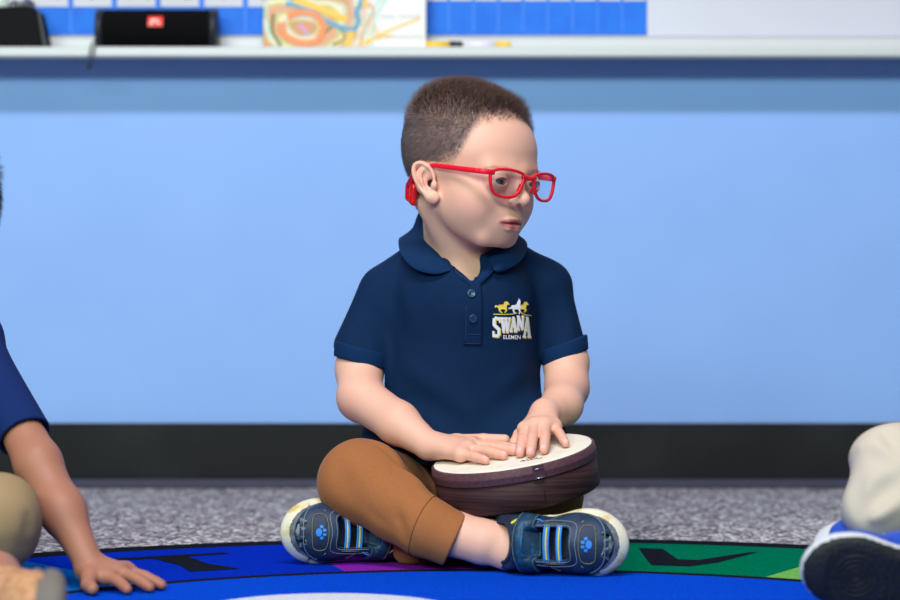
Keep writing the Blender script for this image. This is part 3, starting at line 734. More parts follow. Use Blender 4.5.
ops += [('u', .02, cone(HO+HR@A(.050, -.030, -.035), P(466, 272, 2.57), .010, .008)),
 # right arm
 ('u', .02, cone(P(386, 294, 2.60), P(360, 368, 2.585), .0225, .0275)), ('u', .012, cone(P(359, 368, 2.585), P(361, 398, 2.55), .0275, .0275)),
 ('u', .010, cone(P(361, 398, 2.55), P(398, 423, 2.505), .0272, .0245)), ('u', .010, cone(P(398, 423, 2.505), T_drum((-9.4, 2.8, 1.9)), .0245, .0165)),
 # left arm
 ('u', .02, cone(P(546, 295, 2.63), P(566, 362, 2.61), .0215, .0260)), ('u', .012, cone(P(566, 362, 2.61), P(567, 388, 2.59), .0265, .0255)),
 ('u', .010, cone(P(567, 388, 2.59), P(562, 405, 2.54), .0255, .0235)), ('u', .010, cone(P(562, 405, 2.54), T_drum((4.6, 5.2, 3.0)), .0235, .0165)),
 # legs
 ('u', .02, cone(P(425, 500, 2.68), P(362, 484, 2.46), .045, .035)), ('u', .01, cone(P(366, 488, 2.45), P(424, 526, 2.40), .034, .029)),
 ('u', .01, cone(P(424, 526, 2.40), P(484, 542, 2.378), .029, .0245)), ('u', .008, cone(P(484, 542, 2.378), P(524, 547, 2.372), .0245, .0215)),
 ('u', .010, ball(P(506, 555, 2.368), .0165)), ('u', .01, cone(P(524, 547, 2.372), P(540, 548, 2.385), .0215, .022)),
 ('u', .02, cone(P(500, 500, 2.68), P(546, 498, 2.50), .045, .033)), ('u', .01, cone(P(546, 498, 2.50), A(-.030, 2.450, .034), .030, .021)), ('u', .008, cone(A(-.030, 2.450, .034), A(-.064, 2.463, .040), .021, .0175)), ('u', .006, cone(A(-.064, 2.463, .040), A(-.105, 2.465, .040), .017, .013)),
]
hr, Mr, Ir, Er = hand_ops((-9.4, 2.8, 1.9), [(-4.2, 1.9, 1.35), (-4.6, .7, 1.5), (-5.1, -.5, 1.4), (-5.9, -1.7, 1.15)],
   [(-1.9, .9, 1.0), (-2.1, -.6, 1.1), (-2.9, -2.1, 1.05), (-4.3, -3.4, .9)],
   [(0.25, -.7, .55), (0.1, -2.2, .58), (-1.1, -3.8, .56), (-3.2, -4.8, .52)],
   [(-6.2, 3.8, 1.6), (-3.0, 4.4, 1.2), (-0.6, 3.4, 1.0)], T_drum)
hl, Ml, Il, El = hand_ops((4.6, 5.2, 3.0), [(1.9, 1.4, 2.2), (3.1, 1.0, 2.45), (4.25, 1.1, 2.3), (5.3, 1.7, 1.9)],
   [(1.3, -1.5, 1.55), (2.5, -2.0, 1.7), (3.95, -1.8, 1.6), (5.7, -.6, 1.35)],
   [(0.75, -4.2, .6), (1.9, -5.2, .6), (3.45, -4.7, .6), (6.1, -2.9, .55)],
   [(2.6, 4.0, 2.0), (1.2, 3.2, 1.3), (0.45, 1.6, .8)], T_drum)
ops += hr+hl
BV, BQ = surface(ops, 0.00112, (-.22, 2.2, -.01), (.25, 2.85, .62))
bl = ((BV-HO)@HR)*100
col = np.tile(SKIN, (len(BV), 1)); hd = (np.linalg.norm(BV-HO, axis=1) < 0.17)
col[hd] = head_cols(bl[hd], col[hd])
mk = hair_mask(bl); hm = np.where(hd, sm(mk, -0.5, 2.6), 0)*(1-((np.abs(bl[:, 0]) > 6.4) & (bl[:, 1] > -2.6) & (bl[:, 1] < 1.9) & (bl[:, 2] < 1.5)))
SCALP = A(*lin(118, 98, 94)[:3]); hm = hm*0.85; col = col*(1-hm[:, None])+SCALP*hm[:, None]
def redden(col, V, cs, r, amt):
    for c in cs:
        g = np.exp(-((V-c)**2).sum(1)/(r*r)); col = col*(1-g[:, None]*amt*A(.05, .45, .38))
    return col
col = redden(col, BV, Er+El, .008, 0.55); col = redden(col, BV, Ir+Il+Mr+Ml, .009, 0.25); col = redden(col, BV, [P(345, 410, 2.53), P(583, 395, 2.58)], .02, .3)
nl = [e+(e-i)/np.linalg.norm(e-i)*0.001+dn*0.006 for i, e in zip(Ir+Il, Er+El)]
for c in nl:
    g = np.clip(1.6-((BV-c)**2).sum(1)/(.0036**2), 0, 1)[:, None]; col = col*(1-g)+A(*lin(238, 184, 178)[:3])*g
BV[:, 2] = np.maximum(BV[:, 2], RT+.0004)
body = mesh('body', BV, BQ, M_skin, boy, True, col=col)
for s in (1, -1): eye_mesh('eye', boy, HO+HR@A(s*.029, .0643, -.0005), HR, 0.0121, (0.16, 1, -0.02), M_eye)
M_hair = [mat('brown_hair', lin(64, 43, 36), 0.5, 0.4), mat('light_brown_hair', lin(98, 70, 58), 0.5, 0.4), mat('clipped_hair', lin(138, 120, 120), 0.42, 0.5)]
add_hair(boy, BV, BQ, HO, HR, 46000, M_hair)
def brows(par, V, Q, O, R, mats, n=170):
    L = lambda p: ((p-O)@R)*100
    for s in (1, -1):
        def keep(c):
            q = L(c); x = q[:, 0]*s; zc = 1.62-0.10*(x-3.0)**2; return (q[:, 1] > 5) & (x > 1.3) & (x < 4.6) & (np.abs(q[:, 2]-zc) < 0.24-0.05*np.abs(x-2.6)) & (np.linalg.norm(q, axis=1) < 12)
        p, nr = sample(V, Q, keep, n); nr[(nr*(p-O)).sum(1) < 0] *= -1
        d = nr*0.18+s*R[:, 0]*0.9+R[:, 2]*0.15+RNG.normal(size=(n, 3))*0.08
        strands('eyebrow', par, p, nr, d, np.full(n, 0.0038)*(0.7+0.5*RNG.random(n)), 0.00009, mats)
brows(boy, BV, BQ, HO, HR, mat('brow_hair', lin(184, 142, 120), 0.5, 0.3))
M_lash = mat('lash', lin(60, 44, 40), 0.6)
for s in (1, -1):
    lash = MB()
    lash.tube(np.array([HO+HR@(A(s*(2.1+1.6*t), 7.60-0.44*t, 0.26+0.12*math.sin(math.pi*t))*.01) for t in np.linspace(0, 1, 9)]), .00022, 4)
    lash.build('eyelashes', M_lash, boy)
#SECTION
# ---- glasses (frame coordinates = head centimetres)
M_red = mat('red_rubber', lin(226, 16, 44), 0.42, 0.4)
M_lens = bpy.data.materials.new('clear_lens'); M_lens.use_nodes = True
_n = M_lens.node_tree; _n.nodes.remove(_n.nodes['Principled BSDF']); _t = _n.nodes.new('ShaderNodeBsdfTransparent'); _g = _n.nodes.new('ShaderNodeBsdfGlossy'); _m = _n.nodes.new('ShaderNodeMixShader')
_t.inputs[0].default_value = (0.97, 0.98, 1, 1); _g.inputs['Roughness'].default_value = 0.03; _m.inputs[0].default_value = 0.09
_n.links.new(_t.outputs[0], _m.inputs[1]); _n.links.new(_g.outputs[0], _m.inputs[2]); _n.links.new(_m.outputs[0], _n.nodes['Material Output'].inputs[0])
gl = thing('glasses', 'red plastic framed glasses worn by the boy with the drum', 'glasses', HO+HR@A(0, .09, -.005))
def G(x, y, z): return HO+HR@(A(x, y, z)*0.01)
def gy(x): return 9.0-0.034*x*x
fr = MB(); 
for s in (1, -1):
    ring_ = spline([(s*a, b) for a, b in ((.85, .62), (1.6, 1.16), (3.3, 1.35), (4.8, 1.2), (5.5, .7), (5.45, -.4), (4.95, -1.45), (3.9, -1.85), (2.5, -1.8), (1.5, -1.15))], 6, True)
    pts = np.array([G(a-.14, gy(a), b+.08) for a, b in ring_])
    fr.tube(pts, 0.0017, 10, closed=True, flat=(1.0, 1.0), up=HR[:, 1])
    V = [G(s*3.3-.14, gy(3.3), -.2)]+[G(a-.14, gy(a)-0.02, b+.08) for a, b in ring_]+[G(s*3.3-.14, gy(3.3)-.16, -.2)]+[G(a-.14, gy(a)-0.18, b+.08) for a, b in ring_]
    n = len(ring_); F = [(0, 1+i, 1+(i+1) % n) for i in range(n)]+[(n+1, n+2+i, n+2+(i+1) % n) for i in range(n)]
    mesh('lens', np.array(V), F, M_lens, gl, True)
    fr.tube(spline([G(s*5.1-.14, gy(5.2), .95), G(s*5.75-.1, gy(5.7), .92), G(s*6.25, 7.4, .92), G(s*6.45, 6.6, .92)], 4), [.0024]*13, 10, flat=(1.35, .75), up=HR[:, 1])
    am = MB(); L_ = spline([G(s*6.45, 6.9, .92), G(s*6.75, 4.5, .95), G(s*6.98, 2.0, 1.0), G(s*7.1, .2, 1.0), G(s*7.0, -1.4, .7), G(s*6.6, -2.3, -.3), G(s*6.3, -2.6, -1.3)], 6)
    sc = np.interp(np.arange(len(L_)), [0, 12, 18, 24, len(L_)-1], [.0026, .0026, .0022, .0020, .0015])
    am.tube(L_, sc, 10, flat=(1.15, .62), up=HR[:, 2] if False else np.tile(HR[:, 0]*s, (len(L_), 1)))
    for y in (6.3, 5.85, 5.4, 4.95): am.tube(np.array([G(s*(6.64+(6.3-y)*.07), y, .60), G(s*(6.67+(6.3-y)*.07), y, .95), G(s*(6.64+(6.3-y)*.07), y, 1.28)]), .0007, 6)
    am.build('temple_arm', M_red, gl)
fr.tube(spline([G(.98, gy(1), .85), G(.46, gy(.6), .70), G(-.14, gy(0)+.03, .62), G(-.74, gy(.6), .70), G(-1.26, gy(1), .85)], 5), .0024, 10, flat=(1.1, .8), up=HR[:, 1])
for s in (1, -1): fr.tube(spline([G(s*1.2, gy(1)-.1, -.1), G(s*1.15, 8.75, -.5), G(s*1.2, 8.5, -1.0)], 5), .0014, 8)
fr.build('frame_front', M_red, gl)
# ---- hearing device
hdv = thing('hearing_aid', 'red behind-the-ear hearing device worn by the boy with the drum', 'hearing aid', G(6.6, -3.6, -1.6))
M_redg = mat('glossy_red', lin(205, 10, 16), 0.18, 0.5, coat=0.5); M_redd = mat('dark_red', lin(150, 14, 34), 0.25, 0.5)
V, Q = surface([('u', 0, loc(cone((6.8, -2.9, .2), (6.75, -3.75, -1.6), .40, .5), HO, HR))], .0006, HO-.09, HO+.09); mesh('hook', V, Q, M_redd, hdv)
V, Q = surface([('u', 0, loc(cone((6.55, -3.9, -1.7), (6.5, -4.0, -3.0), .62, .5), HO, HR)), ('u', .004, loc(cone((6.6, -3.1, -1.9), (6.6, -3.2, -3.3), .55, .45), HO, HR)), ('s', .002, loc(cone((7.35, -3.55, -1.2), (7.2, -3.6, -3.9), .16, .16), HO, HR)), ('u', .004, loc(cone((6.5, -3.7, -3.2), (6.6, -3.0, -3.7), .42, .34), HO, HR))], .0006, HO-.1, HO+.1); mesh('battery_case', V, Q, M_redg, hdv)
MB().tube(spline([G(6.8, -2.8, .4), G(6.9, -2.3, 1.0), G(7.0, -1.6, 1.2)], 5), .0012, 8).build('tubing', mat('clear_tube', lin(220, 190, 180), 0.2), hdv)
#SECTION
# ---- polo shirt
M_navy = mat('navy_pique', lin(6, 38, 74), 0.85, 0.15, bump=(1500, 0.5, 0.0005), var=(900, lin(4, 32, 64), 0.4, 0.6))
M_navy2 = mat('navy_rib', lin(7, 42, 82), 0.85, 0.15, bump=(1900, 0.5, 0.0005))
vb = P(473.5, 281, 2.53)                        # bottom of the neck opening
po = [
 ('u', 0, ell(P(455, 445, 2.635), (.112, .084, .085))), ('u', .05, ell(P(458, 395, 2.625), (.093, .082, .085))), ('u', .05, ell(P(460, 320, 2.61), (.097, .078, .115))),
 ('u', .02, cone(P(396, 286, 2.61), P(540, 284, 2.625), .028, .028)), ('u', .02, cone(P(424, 262, 2.615), P(383, 287, 2.61), .0285, .0215)), ('u', .02, cone(P(503, 260, 2.62), P(547, 283, 2.625), .0290, .0215)), ('u', .01, cone(P(372, 300, 2.60), P(352, 345, 2.59), .018, .021)),
 ('u', .03, ell(P(465, 300, 2.575), (.07, .045, .05))),
 ('u', .016, cone(P(381, 291, 2.60), P(363, 362, 2.585), .0255, .0320)), ('u', .016, cone(P(550, 290, 2.625), P(565, 350, 2.61), .0265, .0265)),
 # hem over the lap
 ('u', .03, cone(P(392, 448, 2.60), P(440, 455, 2.56), .032, .026)), ('u', .03, cone(P(440, 440, 2.58), P(530, 440, 2.58), .045, .045))]
FO = []
def fold(a, b, w, amp): FO.append((a, b, w, amp))   # amp > 0 valley, < 0 raised
fold(P(391, 283, 2.56), P(397, 350, 2.54), .0045, .0035); fold(P(543, 280, 2.58), P(541, 352, 2.56), .005, .004)
fold(P(395, 345, 2.53), P(445, 392, 2.52), .009, .004); fold(P(392, 380, 2.54), P(470, 435, 2.52), .010, .0045); fold(P(398, 362, 2.54), P(470, 414, 2.53), .009, -.004)
fold(P(538, 350, 2.54), P(490, 392, 2.52), .009, .0045); fold(P(540, 380, 2.545), P(470, 430, 2.52), .010, .005); fold(P(538, 365, 2.55), P(478, 412, 2.53), .009, -.004)
fold(P(408, 276, 2.53), P(425, 330, 2.52), .008, .003); fold(P(446, 284, 2.52), P(440, 340, 2.51), .008, .002); fold(P(515, 285, 2.54), P(530, 345, 2.54), .007, .003); fold(P(497, 280, 2.53), P(500, 300, 2.52), .006, .002)
fold(P(366, 305, 2.565), P(384, 340, 2.555), .006, .0035); fold(P(384, 300, 2.56), P(388, 345, 2.55), .005, -.003); fold(P(352, 325, 2.56), P(372, 345, 2.555), .005, .002); fold(P(556, 300, 2.59), P(560, 335, 2.585), .006, .003); fold(P(569, 312, 2.59), P(574, 335, 2.59), .005, -.0015)
fold(P(488, 345, 2.52), P(500, 430, 2.52), .012, .003); fold(P(430, 350, 2.52), P(415, 430, 2.52), .012, .003)
def folds(p, L=FO):
    d = 0
    for a, b, w, amp in L:
        ab = b-a; t = ((p-a)@ab)/(ab@ab); tc = np.clip(t, 0, 1); q = p-a-tc[:, None]*ab
        d = d+amp*np.exp(-(q*q).sum(1)/(w*w*4))*(0.45+0.55*np.sin(np.pi*tc))*1.35
    return d
po += [('s', .004, cone(HO+HR@A(0, -.030, -.020), P(462, 266, 2.592), .046, .0435)), ('s', .006, cone(P(462, 262, 2.57), P(473.5, 276, 2.515), .026, .006)),
 ('s', .002, inter(cone(P(361, 345, 2.585), P(356, 395, 2.585), .0312, .0325), plane(P(361, 357, 2.585), (0.19, 0, 1)))),
 ('s', .002, inter(cone(P(564, 340, 2.61), P(568, 385, 2.61), .0270, .0275), plane(P(565, 354, 2.61), (-0.24, 0, 1))))]
n1 = A(-0.19, -0.10, -1); n2 = A(0.24, -0.1, -1)
po += [('i', .001, lambda p: np.where((p[:, 0] < -0.075) & (p[:, 2] > .19), (p-P(362, 353, 2.585))@(n1/np.linalg.norm(n1)), -1.0)),
       ('i', .001, lambda p: np.where((p[:, 0] > 0.114) & (p[:, 2] > .19), (p-P(564, 349, 2.61))@(n2/np.linalg.norm(n2)), -1.0)),
       ('i', .004, plane(P(450, 463, 2.6), (0, 0, -1)))]
PV, PQ = surface(po, .0015, (-.2, 2.45, .08), (.2, 2.78, .40), disp=lambda p: folds(p)+wob(p, 55, .0007, 3)+wob(p*A(1, 1, .5), 21, .0016, 1))
polo = mesh('polo_shirt', PV, PQ, M_navy, boy)
ptree = bvh(PV, PQ); FWD = A(-0.05, 1, 0.0)
# sleeve cuffs: short rib tubes
def cuff(c0, c1, r0, r1, nv, name, par, m, tilt):
    ax = c1-c0; ax /= np.linalg.norm(ax); a = np.cross(ax, A(0, 1, 0)); a /= np.linalg.norm(a); b = np.cross(ax, a)
    n = 40; prof = [(r0-.0015, -.001), (r0+.0012, 0), (r0+.0017, .002), (r1+.0017, .016), (r1+.0012, .018), (r1-.0012, .018), (r1-.0015, .010)]
    V = []; F = []
    for r, t in prof:
        for k in range(n):
            th = 2*math.pi*k/n; rr = r+.0006*math.sin(3*th+1); p = c0+(a*math.cos(th)+b*math.sin(th))*rr; V.append(p+ax*(t+tilt*((a*math.cos(th)+b*math.sin(th))@A(1, 0, 0))*rr))
    for i in range(len(prof)-1):
        for k in range(n): F.append((i*n+k, i*n+(k+1) % n, (i+1)*n+(k+1) % n, (i+1)*n+k))
    return mesh(name, np.array(V), F, m, par)
cuff(P(362, 348, 2.585), P(359, 382, 2.585), .0328, .0323, None, 'sleeve_cuff', polo, M_navy2, .17)
cuff(P(563.5, 343, 2.61), P(566.5, 375, 2.61), .0280, .0278, None, 'sleeve_cuff', polo, M_navy2, -.26)
# collar: stations round the neck: inner foot, fold, leaf middle, leaf edge
def collar(st, name, par):
    rows = [spline([s_[i] for s_ in st], 6) for i in range(len(st[0]))]
    m = len(rows[0]); V = []; F = []; rr = []
    for i in range(m):
        rr.append(spline([r_[i] for r_ in rows], 5))
    g = np.array(rr); k = g.shape[1]; V = g.reshape(-1, 3)
    F = [(i*k+j, i*k+j+1, (i+1)*k+j+1, (i+1)*k+j) for i in range(m-1) for j in range(k-1)]
    o = mesh(name, V, F, M_navy2, par); md = o.modifiers.new('thick', 'SOLIDIFY'); md.thickness = .0022; md.offset = 0
    return o
Pp = P
st = [
 [Pp(456, 276, 2.548), Pp(455, 268, 2.545), Pp(451, 270, 2.536), Pp(449, 271, 2.534)],
 [Pp(446, 272, 2.556), Pp(444, 261, 2.550), Pp(439, 270, 2.532), Pp(434, 274, 2.530)],
 [Pp(437, 262, 2.575), Pp(434, 249, 2.572), Pp(425, 263, 2.537), Pp(415, 269, 2.536)],
 [Pp(430, 250, 2.60), Pp(427, 236, 2.60), Pp(414, 252, 2.562), Pp(402, 256, 2.558)],
 [Pp(425, 234, 2.635), Pp(419, 217, 2.635), Pp(412, 231, 2.625), Pp(399, 240, 2.605)],
 [Pp(434, 230, 2.66), Pp(429, 207, 2.66), Pp(420, 228, 2.675), Pp(411, 238, 2.680)],
 [Pp(458, 232, 2.67), Pp(458, 212, 2.672), Pp(456, 228, 2.70), Pp(455, 242, 2.715)],
 [Pp(480, 236, 2.66), Pp(482, 216, 2.66), Pp(494, 228, 2.68), Pp(503, 240, 2.69)],
 [Pp(490, 244, 2.635), Pp(494, 222, 2.635), Pp(508, 228, 2.64), Pp(520, 238, 2.64)],
 [Pp(494, 258, 2.60), Pp(499, 234, 2.60), Pp(514, 239, 2.595), Pp(527, 246, 2.60)],
 [Pp(491, 268, 2.570), Pp(494, 247, 2.568), Pp(508, 254, 2.550), Pp(522, 260, 2.556)],
 [Pp(489, 272, 2.556), Pp(491, 256, 2.552), Pp(499, 266, 2.533), Pp(508, 269, 2.540)],
 [Pp(488, 275, 2.546), Pp(489, 264, 2.543), Pp(494, 270, 2.530), Pp(498, 272, 2.533)]]
collar(st, 'collar', polo)
def patch(name, pts4, par, m, off, nx=8, ny=20, thick=.0):
    """grid between two poly-lines draped on the shirt"""
    l = spline(pts4[0], ny//max(1, len(pts4[0])-1)); r_ = spline(pts4[1], ny//max(1, len(pts4[1])-1)); V = []
    for i in range(len(l)):
        for j in range(nx+1): V.append(l[i]+(r_[i]-l[i])*j/nx)
    V, N = drape(ptree, V, FWD, off); k = nx+1
    F = [(i*k+j, i*k+j+1, (i+1)*k+j+1, (i+1)*k+j) for i in range(len(l)-1) for j in range(nx)]
    o = mesh(name, V, F, m, par); md = o.modifiers.new('t', 'SOLIDIFY'); md.thickness = .0012; md.offset = 0
    return o
pl_ = patch('placket', ([P(472.5, 281, 2.5), P(468, 300, 2.5), P(465.5, 322, 2.5), P(465, 345, 2.5)], [P(481, 276, 2.5), P(483.5, 300, 2.5), P(483.5, 322, 2.5), P(483.5, 345, 2.5)]), polo, M_navy, .0012)
def pline(nm, pts, par, m, r=.0004, off=.0012):
    p, nr = drape(ptree, spline(pts, 6), FWD, off); MB().tube(p, r, 5, up=nr).build(nm, m, par)
M_st = mat('navy_thread', lin(12, 50, 96), 0.8)
pline('stitching', [P(466.5, 334, 2.5), P(483, 334.5, 2.5)], pl_, M_st, .0004, .002); pline('stitching', [P(466.5, 343.5, 2.5), P(483, 344, 2.5)], pl_, M_st, .0004, .002); pline('stitching', [P(467.5, 306, 2.5), P(467, 343, 2.5)], pl_, M_st, .0004, .002)
# facing turned out at the right of the opening
def band(name, rows, par, m, th=.0018):
    g = np.array([spline(r_, 6) for r_ in rows]); a, b = g.shape[:2]
    F = [(i*b+j, i*b+j+1, (i+1)*b+j+1, (i+1)*b+j) for i in range(a-1) for j in range(b-1)]
    o = mesh(name, g.reshape(-1, 3), F, m, par); md = o.modifiers.new('t', 'SOLIDIFY'); md.thickness = th; md.offset = 0
band('placket_facing', [[P(474, 284, 2.528), P(481, 273, 2.532), P(487, 262, 2.545)], [P(477.5, 288, 2.528), P(488, 277, 2.529), P(496, 269, 2.538)]], polo, M_navy2)
band('placket_edge', [[P(473, 283, 2.527), P(464, 275, 2.534), P(454, 267, 2.545)], [P(472, 287, 2.527), P(461, 279, 2.532), P(450, 272, 2.541)]], polo, M_navy2)
M_btn = mat('navy_button', lin(24, 54, 92), 0.25, 0.5); M_dk = mat('thread_holes', lin(8, 16, 32), 0.8)
for bx, by in ((472.8, 293.5), (474.2, 318.3)):
    c_, n_ = drape(ptree, [P(bx, by, 2.5)], FWD, .0026); c_ = c_[0]; n_ = n_[0]; a_ = np.cross(n_, A(0, 0, 1)); a_ /= np.linalg.norm(a_); Rn = np.stack([a_, np.cross(n_, a_), n_], 1)
    b_ = MB().lathe([(0, -.001), (.0044, -.001), (.0050, 0), (.0050, .0008), (.0044, .0014), (.0036, .0010), (0, .0010)], c_, Rn, 24).build('button', M_btn, polo)
    hb = MB()
    for sx in (-1, 1):
        for sy in (-1, 1): hb.lathe([(0, .0010), (.0006, .0010), (.0006, .00125), (0, .00125)], c_+Rn@A(sx*.0011, sy*.0011, 0), Rn, 8)
    hb.build('button_holes', M_dk, b_)
# chest print
M_pw = mat('white_print', lin(238, 240, 248), 0.6); M_py = mat('gold_print', lin(240, 208, 84), 0.6)
def LP(u, v):   # logo space: u 0..46 , v 0..44 in print units of about 1.2 mm, down positive
    return P(493.5+u*.95, 296+v+0.02*u, 2.5)
def stroke(nm, a, b, w0, w1, m, off, par):
    a = A(*a); b = A(*b); d = b-a; L = np.linalg.norm(d); n_ = A(-d[1], d[0])/L; k = max(2, int(L/2)+1); pts = []
    for i in range(k+1):
        t = i/k; c_ = a+d*t; w_ = (w0+(w1-w0)*t)/2; pts += [LP(*(c_-n_*w_)), LP(*(c_+n_*w_))]
    V, _ = drape(ptree, pts, FWD, off); F = [(2*i, 2*i+1, 2*i+3, 2*i+2) for i in range(k)]
    nm.add(V, F, m)
letters = {   # strokes in a 10 x 18 box
 'S': [(8.2, 2.6, 2.6, 1.6, 3, 3), (2.2, 2, 2.0, 8, 3.4, 3.4), (1.8, 7.2, 8.0, 11.2, 3.6, 3.6), (7.8, 10, 7.8, 16.2, 3.4, 3.4), (8, 16.6, 1.6, 16.4, 3, 3), (8.6, 1, 8.6, 5.4, 2, 2), (1.4, 12.6, 1.4, 17.6, 2, 2)],
 'W': [(0, 1.4, 4.6, 1.4, 2.2, 2.2), (4.9, 1.4, 9, 1.4, 2.2, 2.2), (9.6, 1.4, 13, 1.4, 2.2, 2.2), (2, 1, 4.4, 17.4, 3, 2.6), (4.2, 17.4, 6.6, 2, 2.0, 2.0), (6.4, 1, 8.8, 17.4, 3, 2.6), (8.6, 17.4, 11.2, 1.6, 2, 2)],
 'A': [(4.6, 1, 1.8, 16.4, 2.0, 2.2), (4.8, 1, 7.8, 16.4, 3.0, 3.4), (2.6, 11.4, 7, 11.4, 2, 2), (0, 17, 3.8, 17, 2.2, 2.2), (5.6, 17, 10, 17, 2.2, 2.2), (3.2, 1, 6.2, 1, 2, 2)],
 'N': [(2, 1, 2, 17, 2.4, 2.4), (2, 1, 8.2, 17.4, 3.2, 3.2), (8.2, 1, 8.2, 17, 2.2, 2.2), (0, 1.2, 4, 1.2, 2, 2), (6.4, 1.2, 10, 1.2, 2, 2), (0, 17, 4.2, 17, 2, 2)]}
lg = thing if False else None
wd = MB()
for m, dx, dy, off in ((1, .9, .9, .0005), (0, 0, 0, .0009)):
    for ch, u0, v0, sx, sy in (('S', 0.5, 19.5, .92, 1.22), ('W', 9, 20.5, .92, .92), ('A', 19.5, 20, .85, .86), ('N', 27.4, 18.6, .84, .84), ('A', 34.6, 19.5, 1.0, 1.22)):
        for x0, y0, x1, y1, w0, w1 in letters[ch]:
            stroke(wd, (u0+x0*sx+dx, v0+y0*sy+dy), (u0+x1*sx+dx, v0+y1*sy+dy), w0*.92+.5*m, w1*.92+.5*m, m, off, polo)
for i in range(3): stroke(wd, [(1.5, 18), (12, 18), (23, 17.4)][i], [(12, 18), (23, 17.4), (28, 16.2)][i], .8, .8, 1, .0008, polo)
for i in range(2): stroke(wd, [(33, 16.6), (38, 18)][i], [(38, 18), (45, 18.6)][i], .8, .8, 1, .0008, polo)
wd.build('chest_lettering', [M_pw, M_py], polo, False)
def lp_place(x, y):
    V, _ = drape(ptree, [LP(22.5+x*860, 41.2-y*860)], FWD, .0009); return V[0]
text_mesh('small_lettering', 'ELEMEN', .0066, lp_place, M_pw, polo, .00006)
horse = [(0, 6.2), (.4, 4.6), (2.2, 4.4), (3.6, 5.2), (5, 3.8), (8, 3.6), (10.2, 3.2), (11, 1.0), (12.6, 0), (14.6, .2), (16.4, 1.8), (17.2, 3.4), (16, 3.8), (14.6, 3.2), (14.0, 5.2), (13.6, 7.4), (14.8, 9.4), (13.4, 11), (12, 12.2), (10.8, 11.8), (12.4, 10), (11.6, 8.6), (8, 8.4), (6.4, 9.4), (7.6, 11), (9.4, 12.6), (8, 12.8), (5.6, 11.2), (4.4, 9.0), (4.0, 7.2), (2.4, 6.0), (1.2, 7)]
def hors(u0, v0, s, m, off, sy=1.0, name='horse_print', pts=horse):
    q = [LP(u0+x*s, v0+y*s*sy) for x, y in pts]; V, _ = drape(ptree, q, FWD, off)
    F = [t_ for t_ in tessellate_polygon([[Vector((x, -y, 0)) for x, y in pts]])]
    mesh(name, V, F, m, polo, False)
hors(3.0, 4.8, .95, M_py, .0007); hors(25.5, 4.6, .92, M_py, .0006)
reared = [(0, 6.5), (1.2, 4.6), (5, 4.4), (7.2, 3.2), (8, .6), (9.2, -.8), (9.8, -3.4), (10.6, -1.2), (11.4, -1.6), (11.8, 1.4), (11.4, 4), (12, 6.4), (11.4, 8.4), (11.8, 11.6), (10.8, 14), (9.8, 13.8), (10.2, 11), (8.6, 8.8), (5, 9), (4.2, 10.4), (5.8, 12.6), (4.6, 13.8), (2.4, 11), (2, 8.6), (.6, 8.2), (-1.6, 8.8), (-3.6, 7.6), (-1.6, 7.4)]
hors(20.5, 4.2, .95, M_pw, .0010, 1.0, 'horse_print', reared)
#SECTION
# ---- trousers
M_pant = mat('tan_knit', lin(160, 102, 62), 0.9, 0.1, bump=(1300, 0.4, 0.0004), var=(300, lin(156, 98, 59), 0.35, 0.65), sheen=0.1)
to = [('u', 0, ell(P(458, 505, 2.665), (.105, .085, .062))),
 ('u', .03, cone(P(432, 508, 2.66), P(366, 480, 2.475), .054, .044)), ('u', .015, ball(P(360, 481, 2.462), .0465)),
 ('u', .022, cone(P(362, 485, 2.455), P(398, 508, 2.42), .043, .0375)), ('u', .012, cone(P(398, 508, 2.42), P(425, 526, 2.395), .0375, .033)), ('u', .01, cone(P(425, 526, 2.395), P(462, 543, 2.383), .033, .0315)),
 ('u', .03, cone(P(500, 498, 2.66), P(546, 492, 2.51), .056, .040)), ('u', .012, ball(P(545, 493, 2.505), .0395)), ('u', .02, cone(P(546, 500, 2.50), P(480, 532, 2.475), .037, .032)), ('u', .02, cone(P(480, 532, 2.475), P(412, 545, 2.455), .032, .026)),
 ('i', .001, lambda p: np.where((p[:, 1] < 2.44) & (p[:, 0] > -.05), (p-P(455, 540, 2.385))@A(.90, -.05, -.42), -1.0)),
 ('i', .001, lambda p: np.where((p[:, 1] >= 2.44) & (p[:, 2] < .06), (p-P(414, 545, 2.455))@A(-1, 0, -.2), -1.0)),
 ('s', .002, inter(cone(P(440, 533, 2.39), P(480, 552, 2.375), .0275, .0275), lambda p: p[:, 1]-2.44))]
TF = []
for a, b, w_, am in ((P(372, 446, 2.46), P(440, 505, 2.41), .0055, .011), (P(380, 452, 2.45), P(425, 490, 2.41), .007, -.004), (P(402, 456, 2.50), P(436, 486, 2.46), .005, .004), (P(372, 505, 2.40), P(398, 530, 2.37), .010, .002),
  (P(350, 500, 2.40), P(410, 548, 2.36), .003, .003), (P(376, 462, 2.44), P(412, 488, 2.405), .003, .004), (P(392, 472, 2.43), P(428, 500, 2.385), .003, -.003), (P(336, 462, 2.42), P(352, 500, 2.40), .007, .003), (P(430, 512, 2.38), P(446, 540, 2.36), .003, -.0015), (P(396, 512, 2.38), P(408, 535, 2.37), .004, .002), (P(404, 483, 2.40), P(392, 497, 2.385), .005, .002), (P(545, 510, 2.46), P(562, 518, 2.46), .004, .003), (P(548, 500, 2.46), P(575, 505, 2.47), .004, .003), (P(385, 470, 2.43), P(430, 508, 2.38), .004, .0015)):
    TF.append((a, b, w_, am))
TV, TQ = surface(to, .0016, (-.2, 2.35, 0), (.2, 2.8, .17), disp=lambda p: folds(p, TF)+wob(p, 42, .0008, 5))
TV[:, 2] = np.maximum(TV[:, 2], RT+0.001)
trs = mesh('trousers', TV, TQ, M_pant, boy); ttree = bvh(TV, TQ)
